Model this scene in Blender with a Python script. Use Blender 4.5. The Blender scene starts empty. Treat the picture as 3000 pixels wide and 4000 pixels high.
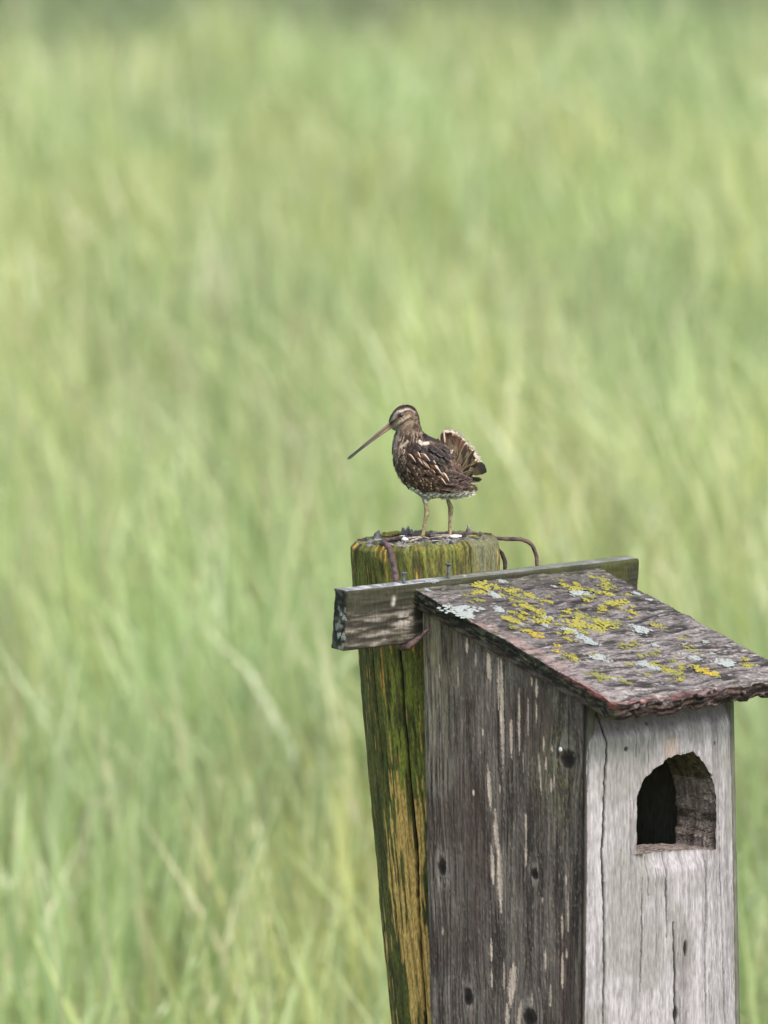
import bpy, math, random
import numpy as np

# ------------------------------------------------------------------ camera, sky, sun, exposure
SC = bpy.context.scene
COL = SC.collection
PITCH = math.radians(6.0)
DIST = 10.0
K = 0.94 / 3000.0                       # metres per photograph pixel on the focus plane
TGT = np.array([0.0, 0.0, 2.0])
CAM = TGT + DIST * np.array([0.0, -math.cos(PITCH), math.sin(PITCH)])
FWD = np.array([0.0, math.cos(PITCH), -math.sin(PITCH)])
UPV = np.array([0.0, math.sin(PITCH), math.cos(PITCH)])
RGT = np.array([1.0, 0.0, 0.0])

cam = bpy.data.cameras.new('camera')
cam.sensor_fit = 'HORIZONTAL'
cam.sensor_width = 36.0
cam.lens = 36.0 * DIST / 0.94
cam.clip_start = 0.5
cam.clip_end = 6000.0
cam.dof.use_dof = True
cam.dof.focus_distance = 9.93
cam.dof.aperture_fstop = cam.lens / 40.0
camo = bpy.data.objects.new('camera', cam)
COL.objects.link(camo)
camo.location = CAM
camo.rotation_euler = (math.pi / 2 - PITCH, 0, 0)
SC.camera = camo

SUN_EL, SUN_AZ = math.radians(50), math.radians(142)     # azimuth clockwise from +Y: right and towards the camera
w = bpy.data.worlds.new('World')
SC.world = w
w.use_nodes = True
nt = w.node_tree
bg = nt.nodes['Background']
sky = nt.nodes.new('ShaderNodeTexSky')
sky.sky_type = 'NISHITA'
sky.sun_disc = False
sky.sun_elevation = SUN_EL
sky.sun_rotation = SUN_AZ
sky.air_density = 1.0
sky.dust_density = 3.0
sky.ozone_density = 1.0
nt.links.new(sky.outputs[0], bg.inputs[0])
bg.inputs[1].default_value = 0.15
sun = bpy.data.lights.new('sun', 'SUN')
sun.energy = 1.5
sun.angle = math.radians(17)
sun.color = (1.0, 0.96, 0.91)
suno = bpy.data.objects.new('sun', sun)
COL.objects.link(suno)
sd = np.array([math.sin(SUN_AZ) * math.cos(SUN_EL), math.cos(SUN_AZ) * math.cos(SUN_EL), math.sin(SUN_EL)])
from mathutils import Vector, Matrix
suno.rotation_euler = Vector(sd).to_track_quat('Z', 'Y').to_euler()
suno.location = (3, -3, 8)
SC.view_settings.view_transform = 'Standard'
SC.view_settings.look = 'None'
SC.view_settings.exposure = 1.2
SC.view_settings.gamma = 1.0

# ------------------------------------------------------------------ helpers
rng = np.random.default_rng(11)

def ray(px, py):
    return FWD * DIST + RGT * (px - 1500.0) * K + UPV * (2000.0 - py) * K
def at(px, py, y):
    """world point seen at a photograph pixel, on the vertical plane y = const"""
    d = ray(px, py)
    return CAM + d * (y - CAM[1]) / d[1]
def at_plane(px, py, p0, n):
    d = ray(px, py)
    return CAM + d * (np.dot(p0 - CAM, n) / np.dot(d, n))

def _hash(ix, iy, iz, seed):
    h = (ix.astype(np.uint32) * np.uint32(374761393) + iy.astype(np.uint32) * np.uint32(668265263)
         + iz.astype(np.uint32) * np.uint32(2147483647) + np.uint32(seed) * np.uint32(1274126177))
    h = (h ^ (h >> np.uint32(13))) * np.uint32(1103515245)
    h = (h ^ (h >> np.uint32(16))) * np.uint32(2654435761)
    h = h ^ (h >> np.uint32(15))
    return (h & np.uint32(0xffffff)).astype(np.float64) / 16777215.0
def vn(x, y=0.0, z=0.0, seed=0):
    x, y, z = np.broadcast_arrays(np.asarray(x, float), np.asarray(y, float), np.asarray(z, float))
    fx, fy, fz = np.floor(x), np.floor(y), np.floor(z)
    ix, iy, iz = fx.astype(np.int64), fy.astype(np.int64), fz.astype(np.int64)
    tx, ty, tz = x - fx, y - fy, z - fz
    tx, ty, tz = [t * t * (3 - 2 * t) for t in (tx, ty, tz)]
    r = 0
    for a in (0, 1):
        for b in (0, 1):
            for c in (0, 1):
                wgt = (tx if a else 1 - tx) * (ty if b else 1 - ty) * (tz if c else 1 - tz)
                r = r + wgt * _hash(ix + a, iy + b, iz + c, seed)
    return r
def fbm(x, y=0.0, z=0.0, seed=0, oct=4):
    r, a, tot = 0, 1.0, 0
    x, y, z = np.asarray(x, float), np.asarray(y, float), np.asarray(z, float)
    for o in range(oct):
        r = r + a * vn(x, y, z, seed + o * 17)
        tot += a
        a *= 0.5
        x, y, z = x * 2.03, y * 2.03, z * 2.03
    return r / tot
def sstep(a, b, x):
    t = np.clip((x - a) / (b - a), 0, 1)
    return t * t * (3 - 2 * t)
def mix(c, d, f):
    c, d = np.asarray(c, float), np.asarray(d, float)
    f = np.asarray(f)[..., None]
    return c * (1 - f) + d * f
def srgb(r, g, b):
    return tuple((v / 255 / 12.92) if v / 255 <= 0.04045 else ((v / 255 + 0.055) / 1.055) ** 2.4 for v in (r, g, b))

def mk_mesh(name, V, quads=None, cols=None, tris=None, ngons=None, smooth=True):
    V = np.asarray(V, float).reshape(-1, 3)
    loops, starts, n = [], [], 0
    for F in (quads, tris):
        if F is not None and len(F):
            F = np.asarray(F, np.int32)
            loops.append(F.ravel())
            starts.append(n + np.arange(len(F), dtype=np.int32) * F.shape[1])
            n += F.size
    for g in ngons or ():
        loops.append(np.asarray(g, np.int32))
        starts.append(np.array([n], np.int32))
        n += len(g)
    loops, starts = np.concatenate(loops), np.concatenate(starts)
    me = bpy.data.meshes.new(name)
    me.vertices.add(len(V))
    me.vertices.foreach_set('co', V.astype(np.float32).ravel())
    me.loops.add(len(loops))
    me.loops.foreach_set('vertex_index', loops.astype(np.int32))
    me.polygons.add(len(starts))
    me.polygons.foreach_set('loop_start', starts.astype(np.int32))
    me.polygons.foreach_set('use_smooth', np.full(len(starts), smooth))
    me.update(calc_edges=True)
    me.validate()
    if cols is not None:
        c = np.ones((len(V), 4), np.float32)
        c[:, :3] = np.asarray(cols).reshape(-1, 3)
        a = me.color_attributes.new('Col', 'FLOAT_COLOR', 'POINT')
        a.data.foreach_set('color', c.ravel())
    return me
def link(name, me, mat=None, parent=None, **props):
    o = bpy.data.objects.new(name, me)
    COL.objects.link(o)
    if mat is not None and not me.materials:
        me.materials.append(mat)
    if parent is not None:
        o.parent = parent
    for k, v in props.items():
        o[k] = v
    return o
def empty(name, loc, **props):
    o = bpy.data.objects.new(name, None)
    o.empty_display_size = 0.1
    COL.objects.link(o)
    o.location = loc
    for k, v in props.items():
        o[k] = v
    return o
def gridq(ny, nx, off=0, wrap=False):
    i = np.arange(ny * nx).reshape(ny, nx) + off
    if wrap:
        j = np.roll(i, -1, axis=1)
        return np.stack([i[:-1], i[1:], j[1:], j[:-1]], -1).reshape(-1, 4)
    return np.stack([i[:-1, :-1], i[1:, :-1], i[1:, 1:], i[:-1, 1:]], -1).reshape(-1, 4)
def perim(ny, nx):
    i = np.arange(ny * nx).reshape(ny, nx)
    return np.concatenate([i[0, :-1], i[:-1, -1], i[-1, :0:-1], i[:0:-1, 0]])
def tube(path, radii, nseg=10, sub=6, rough=0.0, seed=0):
    """swept tube along a Catmull-Rom path with closed ends -> verts, quads"""
    P = cr(np.asarray(path, float), sub)
    R = cr(np.asarray(radii, float)[:, None], sub)[:, 0]
    T = np.gradient(P, axis=0)
    T /= np.linalg.norm(T, axis=1)[:, None] + 1e-12
    up = np.array([0.31, 0.87, 0.38])
    V = []
    N = np.cross(T[0], up); N /= np.linalg.norm(N)
    a = np.arange(nseg) / nseg * 2 * math.pi
    for k in range(len(P)):
        N = N - T[k] * np.dot(N, T[k]); N /= np.linalg.norm(N)
        B = np.cross(T[k], N)
        rr = R[k] * (1 + rough * (vn(k * 0.7, a * 1.5, 0, seed) - 0.5) * 2)
        V.append(P[k] + (np.cos(a) * rr)[:, None] * N + (np.sin(a) * rr)[:, None] * B)
    V = np.array(V)
    n = len(P)
    q = gridq(n, nseg, 0, True)
    return V.reshape(-1, 3), q, [list(range(nseg)), list(range((n - 1) * nseg, n * nseg))[::-1]]
def cr(P, sub):
    """Catmull-Rom resample"""
    P = np.asarray(P, float)
    E = np.concatenate([[2 * P[0] - P[1]], P, [2 * P[-1] - P[-2]]])
    out = []
    for i in range(1, len(E) - 2):
        for s in np.arange(sub) / sub:
            a, b, c, d = E[i - 1], E[i], E[i + 1], E[i + 2]
            out.append(0.5 * (2 * b + (c - a) * s + (2 * a - 5 * b + 4 * c - d) * s ** 2 + (3 * b - a - 3 * c + d) * s ** 3))
    out.append(P[-1])
    return np.array(out)
def seg_dist(x, y, pts):
    """distance from points to a polyline, and the position along it (0..1)"""
    best = np.full(np.shape(x), 1e9); tt = np.zeros(np.shape(x))
    n = len(pts) - 1
    for i in range(n):
        ax, ay = pts[i]; bx, by = pts[i + 1]
        dx, dy = bx - ax, by - ay
        t = np.clip(((x - ax) * dx + (y - ay) * dy) / (dx * dx + dy * dy + 1e-12), 0, 1)
        d = np.hypot(x - ax - t * dx, y - ay - t * dy)
        m = d < best
        best = np.where(m, d, best); tt = np.where(m, (i + t) / n, tt)
    return best, tt

# ------------------------------------------------------------------ materials
def vmat(name, rough=0.85, nscale=600.0, namp=0.35, bump=0.4, bdist=0.0006, stretch=(1, 1, 1), spec=0.3):
    """vertex pigment broken up by fine procedural noise, with fine relief"""
    m = bpy.data.materials.new(name); m.use_nodes = True
    t = m.node_tree; p = t.nodes['Principled BSDF']
    p.inputs['Roughness'].default_value = rough
    p.inputs['Specular IOR Level'].default_value = spec
    at_ = t.nodes.new('ShaderNodeAttribute'); at_.attribute_name = 'Col'
    tc = t.nodes.new('ShaderNodeTexCoord')
    mp = t.nodes.new('ShaderNodeMapping'); mp.inputs['Scale'].default_value = stretch
    t.links.new(tc.outputs['Object'], mp.inputs[0])
    nz = t.nodes.new('ShaderNodeTexNoise'); nz.inputs['Scale'].default_value = nscale
    nz.inputs['Detail'].default_value = 4
    t.links.new(mp.outputs[0], nz.inputs['Vector'])
    mr = t.nodes.new('ShaderNodeMapRange')
    mr.inputs['From Min'].default_value = 0.3; mr.inputs['From Max'].default_value = 0.7
    mr.inputs['To Min'].default_value = 1 - namp; mr.inputs['To Max'].default_value = 1 + namp
    t.links.new(nz.outputs['Fac'], mr.inputs['Value'])
    mx = t.nodes.new('ShaderNodeMix'); mx.data_type = 'RGBA'; mx.blend_type = 'MULTIPLY'
    mx.inputs[0].default_value = 1.0
    t.links.new(at_.outputs['Color'], mx.inputs[6]); t.links.new(mr.outputs[0], mx.inputs[7])
    t.links.new(mx.outputs[2], p.inputs['Base Color'])
    bp = t.nodes.new('ShaderNodeBump'); bp.inputs['Strength'].default_value = bump
    bp.inputs['Distance'].default_value = bdist
    t.links.new(nz.outputs['Fac'], bp.inputs['Height']); t.links.new(bp.outputs[0], p.inputs['Normal'])
    return m
def pmat(name, c1, c2, scale=200.0, rough=0.7, metal=0.0, bump=0.4, bdist=0.001, lo=0.35, hi=0.65):
    """two pigments mixed by noise"""
    m = bpy.data.materials.new(name); m.use_nodes = True
    t = m.node_tree; p = t.nodes['Principled BSDF']
    p.inputs['Roughness'].default_value = rough; p.inputs['Metallic'].default_value = metal
    p.inputs['Specular IOR Level'].default_value = 0.3
    tc = t.nodes.new('ShaderNodeTexCoord')
    nz = t.nodes.new('ShaderNodeTexNoise'); nz.inputs['Scale'].default_value = scale; nz.inputs['Detail'].default_value = 5
    t.links.new(tc.outputs['Object'], nz.inputs['Vector'])
    cr_ = t.nodes.new('ShaderNodeValToRGB')
    cr_.color_ramp.elements[0].position = lo; cr_.color_ramp.elements[0].color = (*c1, 1)
    cr_.color_ramp.elements[1].position = hi; cr_.color_ramp.elements[1].color = (*c2, 1)
    t.links.new(nz.outputs['Fac'], cr_.inputs[0]); t.links.new(cr_.outputs[0], p.inputs['Base Color'])
    bp = t.nodes.new('ShaderNodeBump'); bp.inputs['Strength'].default_value = bump; bp.inputs['Distance'].default_value = bdist
    t.links.new(nz.outputs['Fac'], bp.inputs['Height']); t.links.new(bp.outputs[0], p.inputs['Normal'])
    return m
M_WOOD = vmat('weathered_wood', 0.9, 380, 0.28, 0.5, 0.0006, (1, 1, 0.18), 0.2)
M_ROOF = vmat('weathered_roof_wood', 0.9, 420, 0.32, 0.7, 0.001, (1, 1, 1), 0.2)
M_POST = vmat('mossy_wood', 0.95, 520, 0.4, 0.7, 0.001, (1, 1, 0.35), 0.15)
M_BIRD = vmat('plumage', 0.75, 900, 0.25, 0.2, 0.0003, (1, 1, 1), 0.25)
M_BILL = vmat('bill_horn', 0.45, 500, 0.12, 0.1, 0.0002, (1, 1, 1), 0.4)
M_RUST = pmat('rusty_iron', (0.030, 0.019, 0.018), (0.12, 0.072, 0.068), 160, 0.75, 0.15, 0.6)
M_NAIL = pmat('grey_nail_steel', (0.06, 0.065, 0.075), (0.16, 0.17, 0.18), 300, 0.55, 0.5, 0.3)
M_LICY = pmat('yellow_lichen', (0.16, 0.15, 0.022), (0.42, 0.375, 0.075), 260, 0.95, 0, 0.8)
M_LICG = pmat('olive_lichen', (0.12, 0.125, 0.03), (0.31, 0.30, 0.09), 260, 0.95, 0, 0.8)
M_LICO = pmat('orange_lichen', (0.24, 0.17, 0.015), (0.48, 0.36, 0.05), 260, 0.95, 0, 0.8)
M_LICW = pmat('pale_lichen', (0.20, 0.225, 0.205), (0.42, 0.45, 0.41), 240, 0.95, 0, 0.8)
M_DARKW = pmat('dark_brown_wood', (0.022, 0.016, 0.013), (0.075, 0.052, 0.043), 120, 0.9, 0, 0.6)
M_DROP = pmat('dried_dropping', (0.55, 0.54, 0.52), (0.82, 0.81, 0.79), 150, 0.8)
M_TWIG = pmat('grey_twig', (0.085, 0.072, 0.065), (0.27, 0.245, 0.23), 200, 0.9)
M_EYE = bpy.data.materials.new('eye'); M_EYE.use_nodes = True
_p = M_EYE.node_tree.nodes['Principled BSDF']
_p.inputs['Base Color'].default_value = (0.008, 0.005, 0.004, 1); _p.inputs['Roughness'].default_value = 0.12

# ------------------------------------------------------------------ ground
def ground_mat():
    m = bpy.data.materials.new('meadow_ground'); m.use_nodes = True
    t = m.node_tree; p = t.nodes['Principled BSDF']; p.inputs['Roughness'].default_value = 1.0
    p.inputs['Specular IOR Level'].default_value = 0.05
    tc = t.nodes.new('ShaderNodeTexCoord')
    nz = t.nodes.new('ShaderNodeTexNoise'); nz.inputs['Scale'].default_value = 0.6; nz.inputs['Detail'].default_value = 10
    t.links.new(tc.outputs['Object'], nz.inputs['Vector'])
    r = t.nodes.new('ShaderNodeValToRGB')
    r.color_ramp.elements[0].position = 0.35; r.color_ramp.elements[0].color = (0.19, 0.235, 0.09, 1)
    r.color_ramp.elements[1].position = 0.65; r.color_ramp.elements[1].color = (0.28, 0.33, 0.14, 1)
    t.links.new(nz.outputs['Fac'], r.inputs[0]); t.links.new(r.outputs[0], p.inputs['Base Color'])
    return m
gx = np.concatenate([-np.geomspace(3000, 5, 30), np.linspace(-4, 4, 17), np.geomspace(5, 3000, 30)])
GX, GY = np.meshgrid(gx, gx + 20)
GZ = (fbm(GX * 0.15 + 50, GY * 0.15 + 50, 0, 3) - 0.5) * 0.16
link('ground', mk_mesh('ground', np.stack([GX, GY, GZ], -1), gridq(len(gx), len(gx))), ground_mat(), kind='structure')

# ------------------------------------------------------------------ meadow of tall grass (uncountable)
def grass_mat():
    m = bpy.data.materials.new('grass_blades'); m.use_nodes = True
    t = m.node_tree; t.nodes.remove(t.nodes['Principled BSDF'])
    out = t.nodes['Material Output']
    a = t.nodes.new('ShaderNodeAttribute'); a.attribute_name = 'Col'
    d = t.nodes.new('ShaderNodeBsdfDiffuse'); tr = t.nodes.new('ShaderNodeBsdfTranslucent')
    g = t.nodes.new('ShaderNodeBsdfGlossy'); g.inputs['Roughness'].default_value = 0.45
    g.inputs['Color'].default_value = (1, 1, 1, 1)
    m1 = t.nodes.new('ShaderNodeMixShader'); m1.inputs[0].default_value = 0.5
    m2 = t.nodes.new('ShaderNodeMixShader'); m2.inputs[0].default_value = 0.06
    t.links.new(a.outputs['Color'], d.inputs[0]); t.links.new(a.outputs['Color'], tr.inputs[0])
    t.links.new(d.outputs[0], m1.inputs[1]); t.links.new(tr.outputs[0], m1.inputs[2])
    t.links.new(m1.outputs[0], m2.inputs[1]); t.links.new(g.outputs[0], m2.inputs[2])
    t.links.new(m2.outputs[0], out.inputs['Surface'])
    return m
def blades(n, y0, y1, hw0, slope, hmin, hmax, wmin, wmax, rg):
    # uniform over a trapezoid widening with distance
    y = y0 + (y1 - y0) * rg.random(n * 2)
    hw = hw0 + slope * (y - y0)
    keep = rg.random(n * 2) < hw / hw.max()
    y, hw = y[keep][:n], hw[keep][:n]
    n = len(y)
    x = (rg.random(n) * 2 - 1) * hw + 0.3
    # clumping: pull towards noisy tussocks
    x += (vn(x * 1.5, y * 1.5, 0, 5) - 0.5) * 0.5
    tall = fbm(x * 1.3 + 9, y * 0.22 + 3, 0, 21, 3)
    h = (hmin + (hmax - hmin) * rg.random(n) ** 2.0) * (0.7 + 0.6 * tall)
    wd = wmin + (wmax - wmin) * rg.random(n) ** 1.5
    az = rg.random(n) * 2 * math.pi
    lean = np.abs(rg.normal(0, 0.29, n)) + 0.05
    lx = np.cos(az) * lean - 0.08 + (vn(x * 0.5, y * 0.5, 0, 31) - 0.5) * 0.35
    ly = np.sin(az) * lean
    droop = rg.random(n) ** 1.3 * 0.75
    t = np.array([0.0, 0.4, 0.75, 1.0])
    B = np.stack([x, y, (fbm(x * 0.15 + 50, y * 0.15 + 50, 0, 3) - 0.5) * 0.16 - 0.02], -1)
    L = np.stack([lx, ly, np.zeros(n)], -1)
    V = np.empty((n, 7, 3))
    face = rg.random(n) * math.pi
    S = np.stack([np.cos(face), np.sin(face), np.zeros(n)], -1)
    prof = [0.7, 1.0, 0.75]
    k = 0
    for i in range(4):
        c = B + h[:, None] * (L * (t[i] * 0.45 + 0.55 * t[i] ** 2)[..., None] if False else L * (0.35 * t[i] + 0.65 * t[i] ** 2))
        c = c + np.stack([0 * h, 0 * h, h * (t[i] - droop * np.hypot(lx, ly) * 1.6 * t[i] ** 3)], -1)
        if i < 3:
            V[:, k] = c - S * (wd * prof[i] / 2)[:, None]; V[:, k + 1] = c + S * (wd * prof[i] / 2)[:, None]
            k += 2
        else:
            V[:, 6] = c
    # pigment per blade: by patch and by chance
    r = rg.random(n); p1 = fbm(x * 1.7, y * 0.16 + 40, 0, 51, 3); p2 = fbm(x * 2.2 + 7, y * 0.22, 0, 77, 3)
    green = np.array([0.390, 0.480, 0.180]); blue = np.array([0.335, 0.465, 0.215]); yell = np.array([0.485, 0.505, 0.190])
    straw = np.array([0.46, 0.43, 0.24]); pale = np.array([0.47, 0.54, 0.27]); dark = np.array([0.305, 0.400, 0.135])
    c = mix(np.broadcast_to(green, (n, 3)), np.broadcast_to(yell, (n, 3)), sstep(0.35, 0.7, p1))
    c = mix(c, np.broadcast_to(blue, (n, 3)), sstep(0.5, 0.72, p2) * 0.65)
    thr = 0.06 + 0.17 * sstep(0.45, 0.75, fbm(x * 1.5 + 90, y * 0.13, 0, 91, 3))
    c = np.where((r < thr)[:, None], straw, c)
    c = np.where(((r > 0.5) & (r < 0.62))[:, None], dark, c)
    c = np.where((r > 0.80)[:, None], pale, c)
    # a darker rougher stand of sedge far back, to the left of the open meadow
    far = sstep(0, 5, y - (37.5 + (x + 3) * 1.7 + 16 * (fbm(x * 0.9, 2.0, 0, 15) - 0.5) - 1.5))
    sedge = np.where((rg.random(n) < 0.2)[:, None], np.array([0.34, 0.30, 0.19]), np.array([0.16, 0.225, 0.085]))
    c = mix(c, sedge, far * 0.85)
    c = c * (0.88 + 0.24 * rg.random(n))[:, None] * (0.86 + 0.30 * sstep(0.3, 0.7, fbm(x * 4.5, y * 0.5, 0, 61, 3)))[:, None]
    C = np.repeat((c * np.array([0.985, 0.97, 0.90]))[:, None], 7, 1)
    o = (np.arange(n) * 7)[:, None]
    Q = (o[:, None] + np.array([[0, 1, 3, 2], [2, 3, 5, 4]])[None]).reshape(-1, 4)
    T = o + np.array([4, 5, 6])
    return V.reshape(-1, 3), Q, T, C.reshape(-1, 3)
VV, QQ, TT, CC, off = [], [], [], [], 0
for args in ((135000, -3, 16, 2.6, 0.09, 0.35, 1.0, 0.007, 0.024),
             (150000, 16, 52, 3.6, 0.09, 0.45, 1.05, 0.010, 0.026),
             (70000, 52, 130, 6.5, 0.11, 0.5, 1.1, 0.02, 0.05)):
    v, q, t_, c = blades(*args, rng)
    VV.append(v); QQ.append(q + off); TT.append(t_ + off); CC.append(c); off += len(v)
link('meadow_grass', mk_mesh('meadow_grass', np.concatenate(VV), np.concatenate(QQ), np.concatenate(CC), np.concatenate(TT)),
     grass_mat(), kind='stuff', label='tall pale green meadow grass filling the field behind the post', category='grass')
del VV, QQ, TT, CC

# ------------------------------------------------------------------ wooden post
RP = 0.0893
PT = at(1657, 2103, 0.0)                # centre of the post top
def post_axis(d):
    d = np.asarray(d, float)
    x = np.where(d < 0.7, 0.066 * d + 0.030 * d * d, 0.0609 + 0.108 * (d - 0.7))
    return x
post = empty('wooden_post', (PT[0] + float(post_axis(PT[2] + 0.3)), 0, 0), label='leaning round wooden post streaked with green moss and bare yellow wood', category='post')
POFF = np.array(post.location)
NA = 380
dd = np.concatenate([np.linspace(0, 0.62, 420), np.linspace(0.63, PT[2] + 0.3, 30)])
TH = np.linspace(0, 2 * math.pi, NA, endpoint=False)      # angle 0 faces the camera, grows to the right
D2, T2 = np.meshgrid(dd, TH, indexing='ij')
ct, st_ = np.cos(T2), np.sin(T2)
g1 = fbm(ct * 11 + 20, st_ * 11 + 20, D2 * 20, 101, 4)       # coarse fibres
g2 = fbm(ct * 38 + 20, st_ * 38 + 20, D2 * 38, 111, 3)    # fine fibres
g3 = fbm(ct * 60 + 70, st_ * 60 + 70, D2 * 60, 121, 3)
lump = fbm(ct * 2 + 5, st_ * 2 + 5, D2 * 5, 131, 3)
tn = np.where(T2 > math.pi, T2 - 2 * math.pi, T2)
crk = -0.45 - 0.12 * sstep(0.35, 0.62, D2) + 0.03 * (fbm(D2 * 14, 0, 0, 141) - 0.5) * 2
cd = np.abs(tn - crk) * RP
crw = 0.0008 + 0.0008 * vn(D2 * 20, 0, 0, 145)
crack = (1 - sstep(crw * 0.6, crw * 1.8, cd)) * sstep(0.10, 0.13, D2)
for c0, dlo, dhi, ww in ((-0.95, 0.03, 0.3, 0.0009), (0.66, 0.0, 0.16, 0.0010), (-0.13, 0.3, 0.7, 0.0016)):
    ce = np.abs(tn - c0 - 0.04 * (vn(D2 * 12, c0 * 9, 0, 7) - 0.5)) * RP
    crack = np.maximum(crack, 0.8 * (1 - sstep(ww * 0.5, ww * 1.8, ce)) * (1 - sstep(dhi - 0.03, dhi, D2)) * sstep(dlo - 0.01, dlo + 0.02, D2))
rad = RP * (1 + 0.035 * (lump - 0.5)) + (g1 - 0.5) * 0.0018 + (g2 - 0.5) * 0.0018 + (g3 - 0.5) * 0.0012 - crack * 0.0045
rad = rad - 0.006 * (1 - sstep(0, 0.009, D2)) ** 2 + 0.004 * np.exp(-((D2 - 0.02) / 0.012) ** 2) * (vn(T2 * 6, 0, 0, 9) - 0.3)
ztilt = math.tan(math.radians(2.6))
rim = (fbm(ct * 7 + 3, st_ * 7 + 3, 0, 161, 4) - 0.5) * 0.005
topf = 1 - sstep(0, 0.15, D2)
PX = PT[0] + post_axis(D2) + rad * st_
PY = -rad * ct
PZ = PT[2] - D2 + (rad * st_ * ztilt + rim) * topf
wetm = fbm(ct * 5 + 40, st_ * 5 + 40, D2 * 13, 171, 4)
moss_d, moss_m, moss_b = np.array([0.048, 0.050, 0.020]), np.array([0.090, 0.094, 0.030]), np.array([0.185, 0.205, 0.036])
c = mix(np.broadcast_to(moss_d, D2.shape + (3,)), np.broadcast_to(moss_m, D2.shape + (3,)), sstep(0.38, 0.58, g1))
brightarc = np.exp(-((tn + 0.62) / 0.16) ** 2) * sstep(0.13, 0.17, D2) * (1 - sstep(0.27, 0.36, D2)) + 0.5 * np.exp(-((tn + 0.30) / 0.12) ** 2) * sstep(0.12, 0.17, D2) * (1 - sstep(0.3, 0.4, D2)) + 0.25 * (1 - sstep(0.05, 0.1, D2)) + 0.12
c = mix(c, moss_d * 0.9, sstep(0.5, 0.68, fbm(ct * 7 + 60, st_ * 7 + 60, D2 * 40, 177, 4)) * 0.45)
c = mix(c, moss_b, np.clip(brightarc * sstep(0.42, 0.62, g2) * 1.3, 0, 1))
wood_y, wood_o = np.array([0.58, 0.365, 0.12]), np.array([0.40, 0.215, 0.045])
wl = 0.685 - 0.05 * np.exp(-((tn + 0.55) / 0.3) ** 2) - 0.225 * sstep(0.20, 0.42, D2) * np.exp(-((tn + 0.58) / 0.28) ** 2) - 0.07 * sstep(0.25, 0.5, D2)
wl = wl - 0.115 * (np.exp(-((tn + 0.62) / 0.12) ** 2) + np.exp(-((tn + 0.16) / 0.10) ** 2) + 0.5 * np.exp(-((tn - 0.25) / 0.08) ** 2)) * sstep(0.02, 0.035, D2) * (1 - sstep(0.07, 0.13, D2))
# thin bare slivers with sharp ends
slv = 0.6 * fbm(ct * 36 + 90, st_ * 36 + 90, D2 * 24 + 3, 181, 2) + 0.4 * wetm
bare = sstep(wl - 0.025, wl + 0.02, slv)
c = mix(c, mix(np.broadcast_to(wood_o, c.shape), np.broadcast_to(wood_y, c.shape), sstep(0.12, 0.3, D2) * 0.75 + 0.25 * vn(T2 * 30, D2 * 30, 0, 3)), bare)
c = mix(c, np.array([0.13, 0.075, 0.022]), bare * sstep(0.5, 0.64, fbm(ct * 52 + 9, st_ * 52 + 9, D2 * 22, 187, 3)) * 0.6)
greyr = sstep(0.55, 0.85, tn) * sstep(0.35, 0.55, fbm(ct * 20, st_ * 20, D2 * 5, 191, 3)) * (1 - bare)
c = mix(c, np.array([0.12, 0.125, 0.085]), greyr * 0.8)
c = mix(c, np.array([0.16, 0.10, 0.03]), (1 - bare) * sstep(0.5, 0.7, g3) * 0.45)
c = mix(c, np.array([0.010, 0.009, 0.006]), np.clip(crack + sstep(0.6, 0.75, 1 - g2) * 0.28 * (1 - bare), 0, 1))
Vp = np.stack([PX, PY, PZ], -1)
ny = len(dd)
quads = [gridq(ny, NA, 0, True)]
# rough top
NR = 46
rings, rcol = [], []
for k in range(1, NR + 1):
    f = 1 - k / NR * 0.995
    x = Vp[0, :, 0] * f + PT[0] * (1 - f); y = Vp[0, :, 1] * f
    relx, rely = x - PT[0], y
    hgt = -0.002 + (fbm(relx * 90 + 9, rely * 90 + 9, 0, 201, 4) - 0.5) * 0.010 * sstep(0.0, 0.12, 1 - f) + (fbm(relx * 380, rely * 380, 0, 205, 2) - 0.5) * 0.005
    z = PT[2] + relx * ztilt + rim[0] * f ** 3 + hgt + 0.001
    rings.append(np.stack([x, y, z], -1))
    nn = fbm(relx * 150, rely * 150, 0, 211, 4)
    cc = mix(np.broadcast_to(np.array([0.035, 0.032, 0.028]), (NA, 3)), np.array([0.17, 0.16, 0.15]), sstep(0.4, 0.65, nn))
    cc = mix(cc, np.array([0.10, 0.11, 0.03]), sstep(0.5, 0.65, fbm(relx * 60, rely * 60, 0, 215, 3)) * 0.8)
    rcol.append(cc)
Vt = np.concatenate([Vp.reshape(-1, 3), np.array(rings).reshape(-1, 3)])
Ct = np.concatenate([c.reshape(-1, 3), np.array(rcol).reshape(-1, 3)])
idx = np.concatenate([np.arange(NA)[None], ny * NA + np.arange(NR * NA).reshape(NR, NA)])
j = np.roll(idx, -1, axis=1)
quads.append(np.stack([idx[:-1], j[:-1], j[1:], idx[1:]], -1).reshape(-1, 4))
link('shaft', mk_mesh('post_shaft', Vt - POFF, np.concatenate(quads), Ct), M_POST, post)
def post_top(px, py, lift=0.0):
    """point on the post's top seen at a photograph pixel"""
    n = np.array([-ztilt, 0, 1.0])
    p = at_plane(px, py, PT + np.array([0, 0, lift]), n)
    return p
# curled strip of bark on the right of the post
bs = at(1957, 2140, 0.0)
v, q, e = tube([bs + (-0.004, -0.01, 0.002), bs + (0.002, -0.01, -0.008), bs + (0.005, -0.01, -0.02), bs + (0.003, -0.01, -0.034)], [0.001, 0.0025, 0.0025, 0.001], 8, 4, 0.3)
link('bark_strip', mk_mesh('bark_strip', v - POFF, q, ngons=e), M_DARKW, post)

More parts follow.
